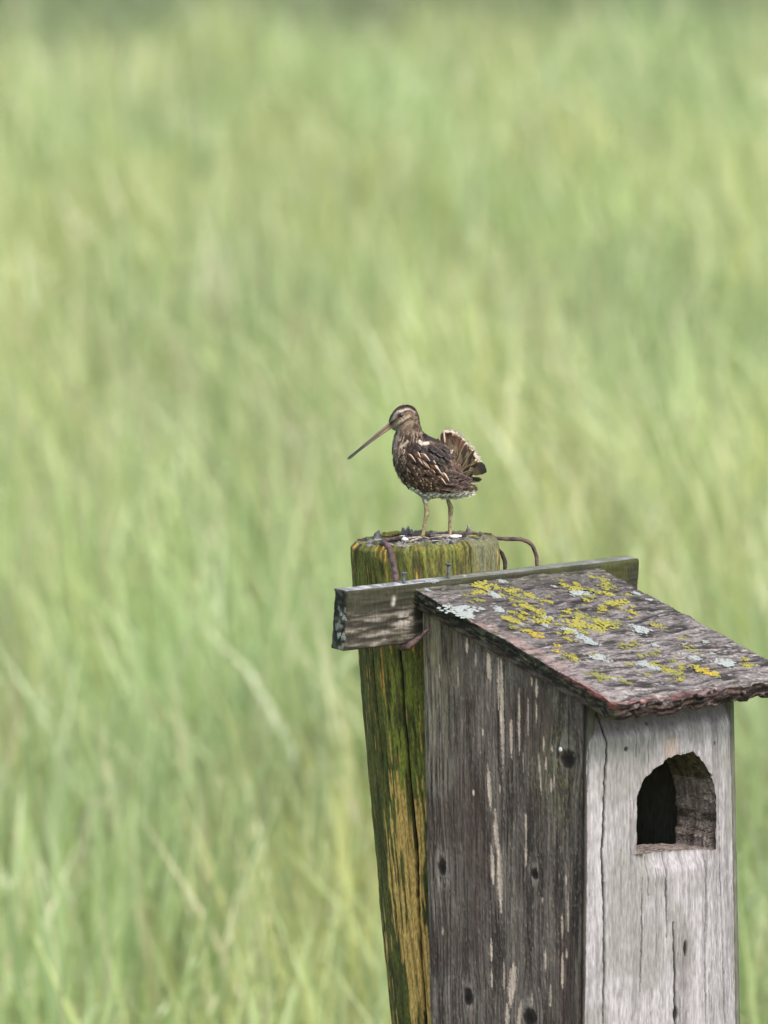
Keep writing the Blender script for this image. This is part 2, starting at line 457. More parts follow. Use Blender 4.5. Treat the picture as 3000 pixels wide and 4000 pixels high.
# lichen cushions: shared meshes, many small lobes
def ico(sub=1):
    import bmesh
    bm = bmesh.new(); bmesh.ops.create_icosphere(bm, subdivisions=sub, radius=1.0)
    V = np.array([v.co[:] for v in bm.verts]); F = np.array([[v.index for v in f.verts] for f in bm.faces]); bm.free()
    return V, F
ICV, ICF = ico(2)
IC1V, IC1F = ico(1)
def cushion(name, n, mat, flat, seed, rmin=0.12, rmax=0.34):
    r = np.random.default_rng(seed); V, F, o = [], [], 0
    for k in range(n):
        rr = r.random() ** 0.6 * 0.85; a = r.random() * 6.283
        # uneven outline: lobes reach out further in some directions
        rr *= (0.65 + 0.6 * abs(math.sin(a * 1.5 + seed))) if flat > 0.5 else (0.62 + 0.5 * abs(math.sin(a * 1.5 + seed * 1.7))) * (0.75 + 0.5 * r.random())
        s = rmin + (rmax - rmin) * r.random() * (1.1 - 0.6 * rr)
        P = IC1V * (1 + 0.25 * (r.random((len(IC1V), 1)) - 0.5)) * np.array([s, s * (0.7 + 0.6 * r.random()), s * flat])
        P = P + np.array([math.cos(a) * rr, math.sin(a) * rr, s * flat * 0.25])
        V.append(P); F.append(IC1F + o); o += len(P)
    me = mk_mesh(name, np.concatenate(V), tris=np.concatenate(F)); me.materials.append(mat)
    return me
L_Y = [cushion('yellow_lichen_cushion', 46, M_LICY, 0.9, s, 0.09, 0.24) for s in (1, 2, 3, 4)]
L_O = [cushion('orange_lichen_cushion', 40, M_LICO, 0.9, s, 0.09, 0.24) for s in (5, 6)]
L_W = [cushion('pale_lichen_crust', 90, M_LICW, 0.40, s, 0.08, 0.20) for s in (7, 8, 9)]
def place_on(me, name, pos, normal, size, parent, aspect=1.0, spin=0.0, thick=1.0):
    o = link(name, me, None, parent)
    q = Vector(normal).to_track_quat('Z', 'Y').to_matrix().to_4x4() @ Matrix.Rotation(spin, 4, 'Z')
    base = Matrix.Translation(Vector(pos)) @ q @ Matrix.Diagonal((size, size * aspect, size * thick, 1))
    off_ = parent.location if parent.parent is None else parent.parent.location
    o.matrix_basis = Matrix.Translation(-Vector(off_)) @ base
    return o
rr_ = random.Random(4)
for px, py, sz, kind in ((1530, 2086, 0.013, 'y'), (1510, 2092, 0.008, 'y'), (1548, 2080, 0.009, 'y'), (1845, 2093, 0.005, 'y'), (1480, 2108, 0.009, 'w'), (1505, 2122, 0.007, 'w'), (1700, 2112, 0.006, 'w')):
    place_on(rr_.choice(L_Y if kind == 'y' else L_W), 'lichen', post_top(px, py, 0.002), (0, 0, 1), sz, post, 0.9, rr_.random() * 6)
# little heaps and shoots standing on the post top
for px, py, h_, r_, lean in ((1580, 2092, 0.010, 0.0035, -0.2), (1592, 2090, 0.011, 0.003, 0.1), (1603, 2092, 0.008, 0.003, 0.25), (1830, 2085, 0.011, 0.0035, 0.0), (1471, 2103, 0.010, 0.0045, 0.3), (1618, 2093, 0.007, 0.003, 0.4)):
    b = post_top(px, py, 0.0)
    v, q, e = tube([b + (0, 0, -0.004), b + (lean * h_ * 0.4, 0, h_ * 0.5), b + (lean * h_, 0, h_)], [r_ * 0.75, r_ * 0.8, r_ * 0.35], 9, 5, 0.4, int(px))
    link('dead_shoot', mk_mesh('dead_shoot', v - POFF, q, ngons=e), M_TWIG, post)

# ------------------------------------------------------------------ nest box frame of reference
A = math.radians(45)
U = np.array([math.cos(A), math.sin(A), 0.0])     # along the front, right and away
Vd = np.array([math.sin(A), -math.cos(A), 0.0])   # out of the front, right and towards the camera
Z = np.array([0, 0, 1.0])
O = at(1652, 2296, -0.164)
W, D = 0.252, 0.2745
ZB = -0.80
box = empty('nest_box', O + np.array([0.02, 0, ZB]), label='grey weathered wooden nest box with arched entrance hole and sloping roof', category='nest box')
BOFF = np.array(box.location)
def B(u, v, z):
    """box coordinates to world; the box widens a little to the front and leans at the back"""
    u, v, z = np.broadcast_arrays(np.asarray(u, float), np.asarray(v, float), np.asarray(z, float))
    zz = np.clip(-z, 0, 0.9) / 0.45
    fu = u / W
    u2 = u + zz * ((1 - fu) * -0.0050 + fu * 0.0150)
    v2 = v + zz * 0.018 * (1 - v / D)
    return O + u2[..., None] * U + v2[..., None] * Vd + z[..., None] * Z
def uz(px, py, v=D):
    p = at_plane(px, py, O + v * Vd, Vd) - O
    return float(p @ U), float(p[2])
def vz(px, py, u=0.0):
    p = at_plane(px, py, O + u * U, U) - O
    return float(p @ Vd), float(p[2])
TAN_L, TAN_R, RT, RS = 0.329, 0.318, 0.015, 0.010
U0, U1, V1 = -0.013, 0.308, 0.334
def roof_z(u, v):
    f = np.clip((np.asarray(u) - U0) / (U1 - U0), 0, 1)
    return -(TAN_L * (1 - f) + TAN_R * f) * np.asarray(v)
def under_z(u, v):
    return roof_z(u, v) - (RT + RS) / math.cos(0.33) + 0.001
def slab(name, P, back, cols_front, edge_col, mat, parent, layers=3, edge_disp=None, back_cols=None):
    """dense front sheet P (ny,nx,3), walls extruded by vector(s) back, closed behind"""
    ny, nx = P.shape[:2]
    pr = perim(ny, nx)
    F = P.reshape(-1, 3)
    bk = np.broadcast_to(np.asarray(back, float), P.shape).reshape(-1, 3)[pr]
    V, C, quads = [F], [np.asarray(cols_front).reshape(-1, 3)], [gridq(ny, nx)]
    prev = pr; base = len(F)
    for k in range(1, layers + 1):
        f = k / layers
        ring = F[pr] + bk * f
        if edge_disp is not None:
            ring = ring + edge_disp(F[pr], f)
        V.append(ring); C.append(edge_col(ring, f))
        cur = base + np.arange(len(pr)); base += len(pr)
        quads.append(np.stack([prev, np.roll(prev, -1), np.roll(cur, -1), cur], -1))
        prev = cur
    me = mk_mesh(name, np.concatenate(V) - BOFF, np.concatenate(quads), np.concatenate(C), ngons=[prev.tolist()])
    return link(name, me, mat, parent)
def plain_col(c, amp=0.3, seed=1):
    c = np.asarray(c, float)
    def f(P, k):
        return c * (1 - amp + 2 * amp * fbm(P[:, 0] * 200, P[:, 1] * 200, P[:, 2] * 60, seed, 3))[:, None]
    return f
def marks(x, y, lst, conv):
    """union of thin spindle marks given as (px, py_top, py_bottom, width px)"""
    m = np.zeros(x.shape)
    for px, p0, p1, wd, *sl in lst:
        dx = sl[0] if sl else 0
        a, b = conv(px, p0), conv(px + dx, p1)
        ww = wd * K * 1.41 * 0.72
        sel = (x > min(a[0], b[0]) - 0.012) & (x < max(a[0], b[0]) + 0.012) & (y > b[1] - 0.02) & (y < a[1] + 0.02)
        if not sel.any():
            continue
        d, t = seg_dist(x[sel], y[sel], [a, b])
        d = d + (vn(y[sel] * 700, x[sel] * 700, 0, int(px)) - 0.5) * ww * 0.7
        prof = ww * np.clip(np.sin(np.clip(t, 0.02, 0.98) * math.pi), 0, 1) ** 0.6
        m[sel] = np.maximum(m[sel], 1 - sstep(prof * 0.55, prof * 1.1 + 1e-5, d))
    return m

# ---- left side panel
c5 = lambda x, y: (1280 + 0.6148 * x, 2400 + 0.6148 * y)
c6 = lambda x, y: (1400 + 0.9645 * x, 3200 + 0.9645 * y)
spl = []
for x, y0, y1, ww, *s in ((880, 155, 245, 13), (1015, 235, 430, 24, 8), (1080, 275, 600, 9), (1098, 280, 970, 20, 8), (1213, 470, 890, 12), (1160, 640, 910, 14), (1270, 530, 770, 9), (1292, 395, 450, 8), (1327, 410, 540, 11), (1325, 540, 700, 6), (975, 715, 770, 8), (1008, 950, 1240, 19, 16), (1052, 1230, 1520, 20, 14), (1340, 880, 1140, 11, 18), (1372, 760, 870, 9), (1427, 830, 875, 11), (1420, 1040, 1130, 10), (935, 240, 330, 9), (1085, 1075, 1140, 7), (911, 1110, 1150, 10), (1387, 900, 990, 8), (1255, 1250, 1460, 9), (1240, 880, 1000, 5), (1440, 1000, 1100, 7), (700, 300, 420, 5), (820, 330, 480, 5)):
    a = c5(x, y0); b = c5(x, y1); spl.append((a[0], a[1], b[1], ww * 0.6148, (s[0] if s else 0) * 0.6148))
for x, y0, y1, ww, *s in ((528, 95, 260, 11, 8), (562, 100, 370, 15, 6), (675, 70, 190, 6), (846, 225, 265, 6), (744, 312, 334, 7), (524, 480, 570, 8), (622, 580, 750, 24, -16), (655, 725, 850, 13, -18), (592, 740, 850, 15), (850, 525, 562, 7), (758, 515, 610, 8), (578, 560, 700, 7), (316, 430, 460, 6), (780, 660, 760, 9), (830, 380, 480, 6), (855, 280, 470, 6), (832, 540, 680, 9), (700, 700, 760, 5), (525, 600, 680, 6)):
    a = c6(x, y0); b = c6(x, y1); spl.append((a[0], a[1], b[1], ww * 0.9645, (s[0] if s else 0) * 0.9645))
knots = []
for cv, x, y, rx, ry in ((c6, 318, 190, 19, 40), (c6, 712, 220, 17, 25), (c6, 422, 712, 21, 40), (c6, 690, 800, 32, 44), (c5, 1530, 920, 52, 72)):
    sc_ = 0.9645 if cv is c6 else 0.6148
    px, py = cv(x, y); a = vz(px, py); knots.append((a[0], a[1], rx * sc_ * K * 1.41, ry * sc_ * K))
def wood_side(v, z):
    mm = v * 1000.0; zz = z * 1000.0
    g = mm + (fbm(mm * 0.01, zz * 0.004, 0, 301, 3) - 0.5) * 14
    km = np.zeros(v.shape); halo = np.zeros(v.shape); kc = np.zeros(v.shape)
    for kv, kz, rx, ry in knots:
        dx, dz = (v - kv) * 1000, (z - kz) * 1000
        rx_, ry_ = rx * 1000, ry * 1000
        e = np.hypot(dx / rx_, dz / ry_) + (fbm(mm * 0.25, zz * 0.25, kv * 90, 311, 2) - 0.5) * 0.35
        g = g - np.sign(dx) * rx_ * 0.9 * np.exp(-(dz / (2.6 * ry_)) ** 2) * np.exp(-np.abs(dx) / (2.2 * rx_)) * sstep(0, rx_ * 0.6, np.abs(dx))
        km = np.maximum(km, 1 - sstep(0.75, 1.0, e)); halo = np.maximum(halo, np.exp(-((e - 1.5) / 0.6) ** 2)); kc = np.maximum(kc, 1 - sstep(0.2, 0.7, e))
    s1 = fbm(g * 0.09, zz * 0.012, 0, 321, 4)
    s2 = fbm(g * 0.42, zz * 0.018, 0, 331, 3)
    s3 = fbm(g * 1.0, zz * 0.24, 0, 341, 3)
    spk = vn(g * 0.9, zz * 0.22, 0, 351)
    blot = fbm(mm * 0.012, zz * 0.007, 0, 361, 4)
    return g, s1, s2, s3, spk, blot, km, halo, kc
nv, nz_ = 230, 500
vs = np.linspace(-0.0045, D - 0.003, nv)
tz = np.concatenate([np.linspace(0, 0.78, nz_ - 20), np.linspace(0.785, 1, 20)])
VG, TG = np.meshgrid(vs, tz)
ZT = under_z(0.0, VG)
ZG = ZT + (ZB - ZT) * TG
g, s1, s2, s3, spk, blot, km, halo, kc = wood_side(VG, ZG)
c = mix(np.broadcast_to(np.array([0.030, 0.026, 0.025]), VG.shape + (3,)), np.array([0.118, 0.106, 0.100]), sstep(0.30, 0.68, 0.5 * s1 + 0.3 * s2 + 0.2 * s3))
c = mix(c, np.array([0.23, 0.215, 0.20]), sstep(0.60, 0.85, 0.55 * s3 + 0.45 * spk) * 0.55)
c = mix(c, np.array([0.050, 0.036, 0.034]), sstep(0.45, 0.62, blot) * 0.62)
c = mix(c, np.array([0.165, 0.155, 0.145]), sstep(0.55, 0.70, fbm(VG * 16 + 3, ZG * 9, 0, 365, 3)) * 0.45 * sstep(0.35, 0.6, s2))
# paler and greener towards the back edge, some green near the front top
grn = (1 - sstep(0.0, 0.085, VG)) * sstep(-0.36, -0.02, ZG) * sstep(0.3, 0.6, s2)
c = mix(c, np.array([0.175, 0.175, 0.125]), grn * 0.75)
grn2 = np.exp(-((VG - 0.225) / 0.035) ** 2) * np.exp(-((ZG + 0.20) / 0.06) ** 2) * sstep(0.4, 0.65, s3)
c = mix(c, np.array([0.12, 0.125, 0.06]), grn2 * 0.7)
grn3 = np.exp(-((VG - 0.02) / 0.03) ** 2) * np.exp(-((ZG + 0.37) / 0.05) ** 2)
c = mix(c, np.array([0.19, 0.185, 0.17]), grn3 * 0.6 * sstep(0.35, 0.6, s2))
ln = np.zeros(VG.shape)
rl = np.random.default_rng(5)
for k in range(26):
    a = rl.random() * 230; z0 = -rl.random() * 600; L_ = 80 + rl.random() * 300
    ln = np.maximum(ln, (1 - sstep(0.25, 0.8, np.abs(g - a - 12))) * sstep(z0 - L_, z0 - L_ * 0.6, ZG * 1000) * (1 - sstep(z0 - 20, z0, ZG * 1000)) * (0.4 + 0.6 * rl.random()))
c = mix(c, np.array([0.014, 0.012, 0.011]), ln * 0.8)
c = mix(c, np.array([0.20, 0.19, 0.185]), halo * 0.35 * sstep(0.4, 0.6, s2))
c = mix(c, np.array([0.020, 0.017, 0.017]), km * 0.95)
c = mix(c, np.array([0.007, 0.006, 0.006]), kc * 0.8)
dl = marks(VG, ZG, [(1280 + 0.6148 * x, 2400 + 0.6148 * a_, 2400 + 0.6148 * b_, w_ * 0.6148, 0) for x, a_, b_, w_ in ((1078, 250, 1010, 15), (1118, 290, 760, 8), (1190, 420, 900, 7), (1005, 240, 420, 8), (1245, 470, 800, 6), (1300, 480, 900, 6), (1535, 560, 860, 10))], vz)
c = mix(c, np.array([0.016, 0.013, 0.012]), dl * 0.8)
sm = marks(VG, ZG, spl, vz)
c = mix(c, np.array([0.42, 0.36, 0.32]) * np.ones(3), sm * 0.92)
strip = sstep(0.2430, 0.2455, VG)
c = c * (1 - 0.25 * strip)[..., None]
seam = np.exp(-((VG - 0.2442) / 0.0009) ** 2) * sstep(-0.30, -0.22, ZG)
c = mix(c, np.array([0.01, 0.009, 0.008]), np.clip(seam * 0.5 + sstep(D - 0.007, D - 0.004, VG), 0, 1))
dsp = (s2 - 0.5) * 0.0022 + (s3 - 0.5) * 0.0012 - ln * 0.0010 - km * 0.0012 - sm * 0.0007 - seam * 0.001
dsp = dsp - 0.003 * (1 - sstep(0, 0.004, VG)) ** 2
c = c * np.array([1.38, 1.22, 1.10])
P = B(0.0, VG, ZG) - dsp[..., None] * U
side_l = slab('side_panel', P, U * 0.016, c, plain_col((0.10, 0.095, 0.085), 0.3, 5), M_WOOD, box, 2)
side_l['label'] = 'dark grey plank side with knots and pale splinter marks'
# nail head in the plank
def disc_nail(name, p, n, r, mat, parent, shank=0.006):
    n = np.asarray(n, float); n /= np.linalg.norm(n)
    v, q, e = tube([p - n * shank, p - n * 0.0002, p + n * 0.0006, p + n * 0.0012], [r * 0.45, r * 0.45, r, r * 0.8], 10, 2)
    return link(name, mk_mesh(name, v - BOFF, q, ngons=e), mat, parent)
a = vz(2194, 2926); disc_nail('nail', B(0.0, a[0], a[1]) - U * 0.0006, -U, 0.0030, M_DROP, box)

# ---- front panel: thick slab of log with an arched hole
hole_px = [(597, 1738), (596, 1560), (596, 1400), (598, 1290), (620, 1205), (662, 1115), (720, 1062), (785, 1012), (832, 968), (900, 942), (960, 922), (1050, 908), (1105, 955), (1150, 1010), (1172, 1060), (1212, 1112), (1235, 1200), (1247, 1290), (1248, 1450), (1247, 1600), (1247, 1694), (1120, 1702), (900, 1716), (740, 1728)]
VF = D + 0.006
hole = np.array([uz(2200 + 0.4822 * x, 2500 + 0.4822 * y, VF) for x, y in hole_px])
# wobble of hand-cut edge
hh = []
for i in range(len(hole)):
    a, b = hole[i], hole[(i + 1) % len(hole)]
    m_ = max(2, int(np.linalg.norm(b - a) / 0.0016))
    for s in range(m_):
        hh.append(a + (b - a) * s / m_)
hole = np.array(hh)
hole = hole + ((np.stack([vn(np.arange(len(hole)) * 0.33, 0, 0, 41), vn(np.arange(len(hole)) * 0.33, 9, 0, 42)], -1)) - 0.5) * 0.0022
def in_poly(x, y, poly):
    r = np.zeros(x.shape, bool); n = len(poly)
    for i in range(n):
        x0, y0 = poly[i]; x1, y1 = poly[(i + 1) % n]
        if y0 == y1:
            continue
        r ^= ((y0 > y) != (y1 > y)) & (x < (x1 - x0) * (y - y0) / (y1 - y0) + x0)
    return r
UA, UB = 0.002, W - 0.004
ZT0 = float(under_z(0.1, D)) - 0.002
nu, nzf = 210, 440
us = np.linspace(UA, UB, nu)
zs = np.concatenate([np.linspace(ZT0, -0.57, nzf - 16), np.linspace(-0.585, ZB, 16)])
UG, ZG = np.meshgrid(us, zs)
cell = us[1] - us[0]
# account for the taper so the hole lands where it was measured
zzf = np.clip(-ZG, 0, 0.9) / 0.45; 
UT = UG + zzf * ((1 - UG / W) * -0.0050 + UG / W * 0.0150)
inside = in_poly(UT, ZG, hole)
# nearest outline point for snapping
near = np.full(UG.shape, 1e9); ni = np.zeros(UG.shape, int)
for i in range(len(hole)):
    d = np.hypot(UT - hole[i, 0], ZG - hole[i, 1]); m_ = d < near; near = np.where(m_, d, near); ni = np.where(m_, i, ni)
def quad_any(a, fn):
    return fn(fn(a[:-1, :-1], a[1:, :-1]), fn(a[:-1, 1:], a[1:, 1:]))
q_in = quad_any(inside, np.logical_and)
qi = (gridq(nzf, nu)).reshape(nzf - 1, nu - 1, 4)
keep = ~q_in
# vertices of kept quads that are inside the hole get snapped to the outline
snap = inside.copy()
mm, zz = UG * 1000, ZG * 1000
g = mm + (fbm(mm * 0.012, zz * 0.004, 0, 401, 3) - 0.5) * 10
s1 = fbm(g * 0.09, zz * 0.007, 0, 421, 4); s2 = fbm(g * 0.45, zz * 0.02, 0, 431, 3); s3 = fbm(g * 1.2, zz * 0.14, 0, 441, 3)
bl = fbm(mm * 0.02, zz * 0.014, 0, 451, 4)
c = mix(np.broadcast_to(np.array([0.225, 0.215, 0.215]), UG.shape + (3,)), np.array([0.43, 0.415, 0.42]), sstep(0.30, 0.66, 0.45 * s1 + 0.3 * s2 + 0.25 * s3))
c = mix(c, np.array([0.25, 0.25, 0.225]), sstep(0.46, 0.66, bl) * 0.72)
c = mix(c, np.array([0.55, 0.54, 0.545]), sstep(0.58, 0.8, s3) * sstep(0.5, 0.3, bl) * 0.5)
def polyl(pts):
    return [uz(*p, VF) for p in pts]
c4 = lambda x, y: (2200 + 0.4822 * x, 2500 + 0.4822 * y)
cracks = [([c4(352, 610), c4(368, 900), c4(352, 1120), c4(345, 1500), c4(333, 1700), c4(345, 2074), c6(1003, 260), c6(1003, 600), c6(1000, 830)], 5.0, 1.0),
          ([c4(598, 740), c4(592, 950)], 2.2, 0.6), ([c4(690, 820), c4(688, 1090)], 2.2, 0.6), ([c4(545, 1300), c4(548, 1800), c6(1100, 250)], 2.0, 0.5),
          ([c4(690, 1765), c4(692, 2074), c6(1175, 300)], 2.6, 0.7), ([c4(836, 1735), c4(832, 2074), c6(1247, 250), c6(1250, 480)], 3.6, 0.85),
          ([c6(1275, 420), c6(1282, 620), c6(1284, 840)], 6.0, 0.95), ([c6(1150, 240), c6(1146, 560), c6(1142, 700)], 3.0, 0.75),
          ([c4(1150, 1740), c4(1160, 2074), c6(1412, 500)], 2.4, 0.6), ([c4(1270, 1300), c4(1282, 1700), c4(1290, 2074), c6(1474, 300)], 2.6, 0.7),
          ([c6(1412, 170), c6(1405, 470), c6(1408, 830)], 3.0, 0.6), ([c6(1470, 130), c6(1480, 420), c6(1492, 830)], 2.6, 0.65), ([c4(470, 1700), c4(474, 2074), c6(1060, 420)], 1.8, 0.4),
          ([c4(250, 700), c4(246, 1200)], 1.8, 0.4), ([c6(930, 300), c6(936, 700)], 1.8, 0.4), ([c4(1262, 640), c4(1266, 1050)], 1.8, 0.5), ([c6(1208, 200), c6(1206, 600)], 1.8, 0.5)]
ckm = np.zeros(UG.shape)
for pts, wpx, amt in cracks:
    pl = polyl(pts); d, t = seg_dist(UT + (vn(ZG * 160, 3, 0, int(wpx * 10)) - 0.5) * 0.0016, ZG, pl)
    ww = wpx * K * 0.9 * (0.35 + 0.65 * np.sin(np.clip(t, 0.03, 0.97) * math.pi) ** 0.5)
    ckm = np.maximum(ckm, amt * (1 - sstep(ww * 0.6, ww * 1.5 + 0.0004, d)))
dk = np.zeros(UG.shape)
for (px, py), rx, ry, am in ((c4(515, 885), 9, 10, 0.85), (c6(1325, 525), 8, 34, 0.95), (c6(1286, 790), 11, 30, 0.95), (c4(1240, 840), 5, 10, 0.6), (c4(700, 680), 8, 8, 0.6), (c4(1205, 1105), 7, 8, 0.8)):
    a = uz(px, py, VF)
    dk = np.maximum(dk, am * (1 - sstep(0.6, 1.15, np.hypot((UT - a[0]) / (rx * K * 1.41), (ZG - a[1]) / (ry * K)))))
a = uz(*c6(1315, 600), VF)
c = mix(c, np.array([0.16, 0.145, 0.14]), np.exp(-((UT - a[0]) / 0.012) ** 2) * sstep(a[1] - 0.16, a[1] - 0.1, ZG) * (1 - sstep(a[1] + 0.02, a[1] + 0.08, ZG)) * 0.75 * sstep(0.25, 0.6, s2))
# fresh pinkish wood above the hole, whitish rim round it
a0, a1 = uz(*c4(880, 790), VF), uz(*c4(880, 945), VF)
fr = np.exp(-((UT - a0[0]) / 0.012) ** 4) * sstep(a1[1] - 0.005, a1[1], ZG) * (1 - sstep(a0[1] - 0.004, a0[1] + 0.001, ZG))
c = mix(c, np.array([0.50, 0.40, 0.34]), fr * 0.7)
c = mix(c, np.array([0.27, 0.23, 0.19]), (1 - sstep(0.0008, 0.0035, near)) * 0.5 * ~inside)
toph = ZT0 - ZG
c = mix(c, np.array([0.150, 0.132, 0.155]), (1 - sstep(0.032, 0.046, toph + 0.014 * (fbm(mm * 0.05, 0, 0, 77) - 0.5))) * 0.8)  # shade below the roof, painted into the colour of the chamfered top
c = mix(c, np.array([0.012, 0.011, 0.011]), np.clip(ckm + dk, 0, 0.97))
bulge = -0.010 * (np.abs((UG - (UA + UB) / 2) / ((UB - UA) / 2)) ** 5) - 0.020 * np.clip((0.046 + 0.010 * (fbm(mm * 0.03, 3, 0, 79, 2) - 0.5) - toph) / 0.046, 0, 1) ** 1.1
# worn dip just under the hole (sill)
sl = uz(*c4(900, 1722), VF)
dip = np.exp(-((UT - sl[0]) / 0.062) ** 6) * sstep(sl[1] - 0.026, sl[1] - 0.001, ZG) * (ZG < sl[1] + 0.004)
dspf = bulge - 0.007 * dip + (s2 - 0.5) * 0.0016 + (s3 - 0.5) * 0.0010 - ckm * 0.0022 - dk * 0.003 - fr * 0.001
us_, zs_ = UT.copy(), ZG.copy()
us_[snap], zs_[snap] = hole[ni[snap], 0], hole[ni[snap], 1]
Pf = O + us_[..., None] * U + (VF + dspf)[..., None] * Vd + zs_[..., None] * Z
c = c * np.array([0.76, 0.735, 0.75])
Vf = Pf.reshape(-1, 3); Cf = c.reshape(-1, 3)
Q = qi[keep]
# open edges of the sheet -> walls going back
ed = np.concatenate([Q[:, [0, 1]], Q[:, [1, 2]], Q[:, [2, 3]], Q[:, [3, 0]]])
key = np.sort(ed, 1); key = key[:, 0].astype(np.int64) * len(Vf) + key[:, 1]
uk, inv, cnt = np.unique(key, return_inverse=True, return_counts=True)
be = ed[cnt[inv] == 1]
bv = np.unique(be); remap = -np.ones(len(Vf), int); remap[bv] = np.arange(len(bv))
Vall, Call, Qall = [Vf], [Cf], [Q]
prev = bv; base = len(Vf); NL = 22
for k in range(1, NL + 1):
    f = k / NL
    R_ = Vf[bv] - Vd * 0.066 * f
    lu = (R_ - O) @ U; lz = R_[:, 2] - O[2]; lv = (R_ - O) @ Vd
    # hacked, layered inner faces
    nrm = fbm(lz * 60, lv * 60, lu * 30, 461, 3) - 0.5
    hm = near.reshape(-1)[bv] < 0.004
    step = (vn(lz * 42 + lv * 8, lv * 20, 0, 465) > 0.55) * 0.0022
    R_ = R_ + np.where(hm, nrm * 0.004 + step, 0)[:, None] * U
    ccol = mix(np.broadcast_to(np.array([0.16, 0.145, 0.14]), (len(bv), 3)), np.array([0.36, 0.335, 0.33]), sstep(0.3, 0.7, fbm(lz * 40, lv * 260, lu * 260, 471, 3)))
    ccol = mix(ccol, np.array([0.05, 0.045, 0.035]), sstep(0.62, 0.75, fbm(lz * 130, lv * 30, 0, 475, 3)) * 0.8)
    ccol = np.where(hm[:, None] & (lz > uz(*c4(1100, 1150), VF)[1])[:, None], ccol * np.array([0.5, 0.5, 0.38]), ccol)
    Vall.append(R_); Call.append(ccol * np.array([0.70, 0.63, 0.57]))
    e0 = remap[be[:, 0]]; e1 = remap[be[:, 1]]
    cur = base + np.arange(len(bv))
    Qall.append(np.stack([prev[e0], prev[e1], cur[e1], cur[e0]], -1))
    prev = cur; base += len(bv)
Vall, Call, Qall = np.concatenate(Vall), np.concatenate(Call), np.concatenate(Qall)
used = np.unique(Qall); rm = np.zeros(len(Vall), int); rm[used] = np.arange(len(used))
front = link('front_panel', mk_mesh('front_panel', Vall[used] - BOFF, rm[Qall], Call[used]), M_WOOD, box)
front['label'] = 'pale grey log slab front with an arched entrance hole'

# ---- other walls, floor
def simple_slab(name, u0, u1, v0, v1, ztf, zb, axis, thick, col, parent, n=(24, 60)):
    if axis == 'u':
        a, t = np.meshgrid(np.linspace(v0, v1, n[0]), np.linspace(0, 1, n[1]))
        zt = ztf(u0, a); z = zt + (zb - zt) * t
        P = B(np.full(a.shape, u1), a, z); back = -U * thick
    else:
        a, t = np.meshgrid(np.linspace(u0, u1, n[0]), np.linspace(0, 1, n[1]))
        zt = ztf(a, v0); z = zt + (zb - zt) * t
        P = B(a, np.full(a.shape, v1), z); back = -Vd * thick
    s = fbm(a * 300, z * 12, 0, 501, 3)
    c = np.asarray(col) * (0.5 + s[..., None])
    return slab(name, P, back, c, plain_col(col, 0.4, 7), M_WOOD, parent, 2)
simple_slab('side_panel', W - 0.0035, W + 0.004, 0.0, D - 0.005, under_z, ZB, 'u', 0.007, (0.11, 0.11, 0.085), box)
simple_slab('back_panel', 0.016, W - 0.012, 0.0, 0.018, lambda u, v: under_z(u, v) - 0.004, ZB, 'v', 0.017, (0.07, 0.055, 0.045), box)
a, b = np.meshgrid(np.linspace(0.004, W - 0.012, 8), np.linspace(0.02, D - 0.064, 8))
slab('floor_board', B(a, b, np.full(a.shape, ZB + 0.03)), -Z * 0.02, np.full(a.shape + (3,), 0.06), plain_col((0.06, 0.05, 0.04)), M_WOOD, box, 1)

# ---- roof board
nu, nv = 250, 270
US, VS = np.meshgrid(np.linspace(0, 1, nu), np.linspace(0, 1, nv))
ug0 = U0 + (U1 - U0) * US
vend = V1 + 0.0035 * (fbm(ug0 * 22, 0, 0, 601, 4) - 0.5) * 2
# worn front-left corner
vend = vend - 0.012 * np.exp(-((ug0 - U0) / 0.010) ** 2)
vg = vend * VS
ul = U0 + 0.0022 * (fbm(vg * 40, 5, 0, 605, 4) - 0.5) * 2 + 0.004 * sstep(0.93, 1.0, VS)
ur = U1 + 0.004 * (fbm(vg * 40, 15, 0, 607, 4) - 0.5) * 2
ug = ul + (ur - ul) * US
f1 = fbm(ug * 30 + vg * 6, vg * 190 + (fbm(ug * 14, vg * 14, 0, 609, 2) - 0.5) * 5, 0, 611, 4)
f2 = fbm(ug * 60, vg * 420, 0, 621, 3)
f3 = fbm(ug * 240, vg * 560, 0, 631, 3)
flake = fbm(ug * 30, vg * 60, 0, 641, 3)
right = sstep(0.1, 0.75, US)
hz = (f1 - 0.5) * (0.0013 + 0.0024 * right) + (f2 - 0.5) * 0.0018 + (f3 - 0.5) * 0.0008 + (np.floor(flake * 9) / 9 - 0.5) * 0.0022
hz = hz - 0.0025 * np.exp(-((1 - VS) / 0.03) ** 2) * sstep(0.45, 0.6, fbm(ug * 60, 3, 0, 645, 3)) - 0.003 * sstep(0.93, 1, VS) * (1 - sstep(0, 0.12, US))
zr = roof_z(ug, vg) + hz
c = mix(np.broadcast_to(np.array([0.060, 0.053, 0.052]), ug.shape + (3,)), np.array([0.27, 0.245, 0.25]), sstep(0.34, 0.66, 0.55 * f1 + 0.25 * f2 + 0.2 * f3))
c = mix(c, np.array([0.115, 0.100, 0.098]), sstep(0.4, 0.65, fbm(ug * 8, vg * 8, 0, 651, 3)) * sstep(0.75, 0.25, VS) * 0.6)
c = mix(c, np.array([0.44, 0.40, 0.40]), sstep(0.62, 0.8, 0.6 * f3 + 0.4 * f1) * (0.35 + 0.4 * right))
c = mix(c, np.array([0.36, 0.315, 0.325]), (1 - sstep(0.02, 0.16, US)) * sstep(0.45, 0.8, VS) * 0.65 * sstep(0.3, 0.5, f2))
pinkm = (1 - sstep(0.0, 0.13, US)) * sstep(0.5, 0.62, fbm(ug * 55, vg * 22, 0, 661, 3)) * (sstep(0.1, 0.2, VS))
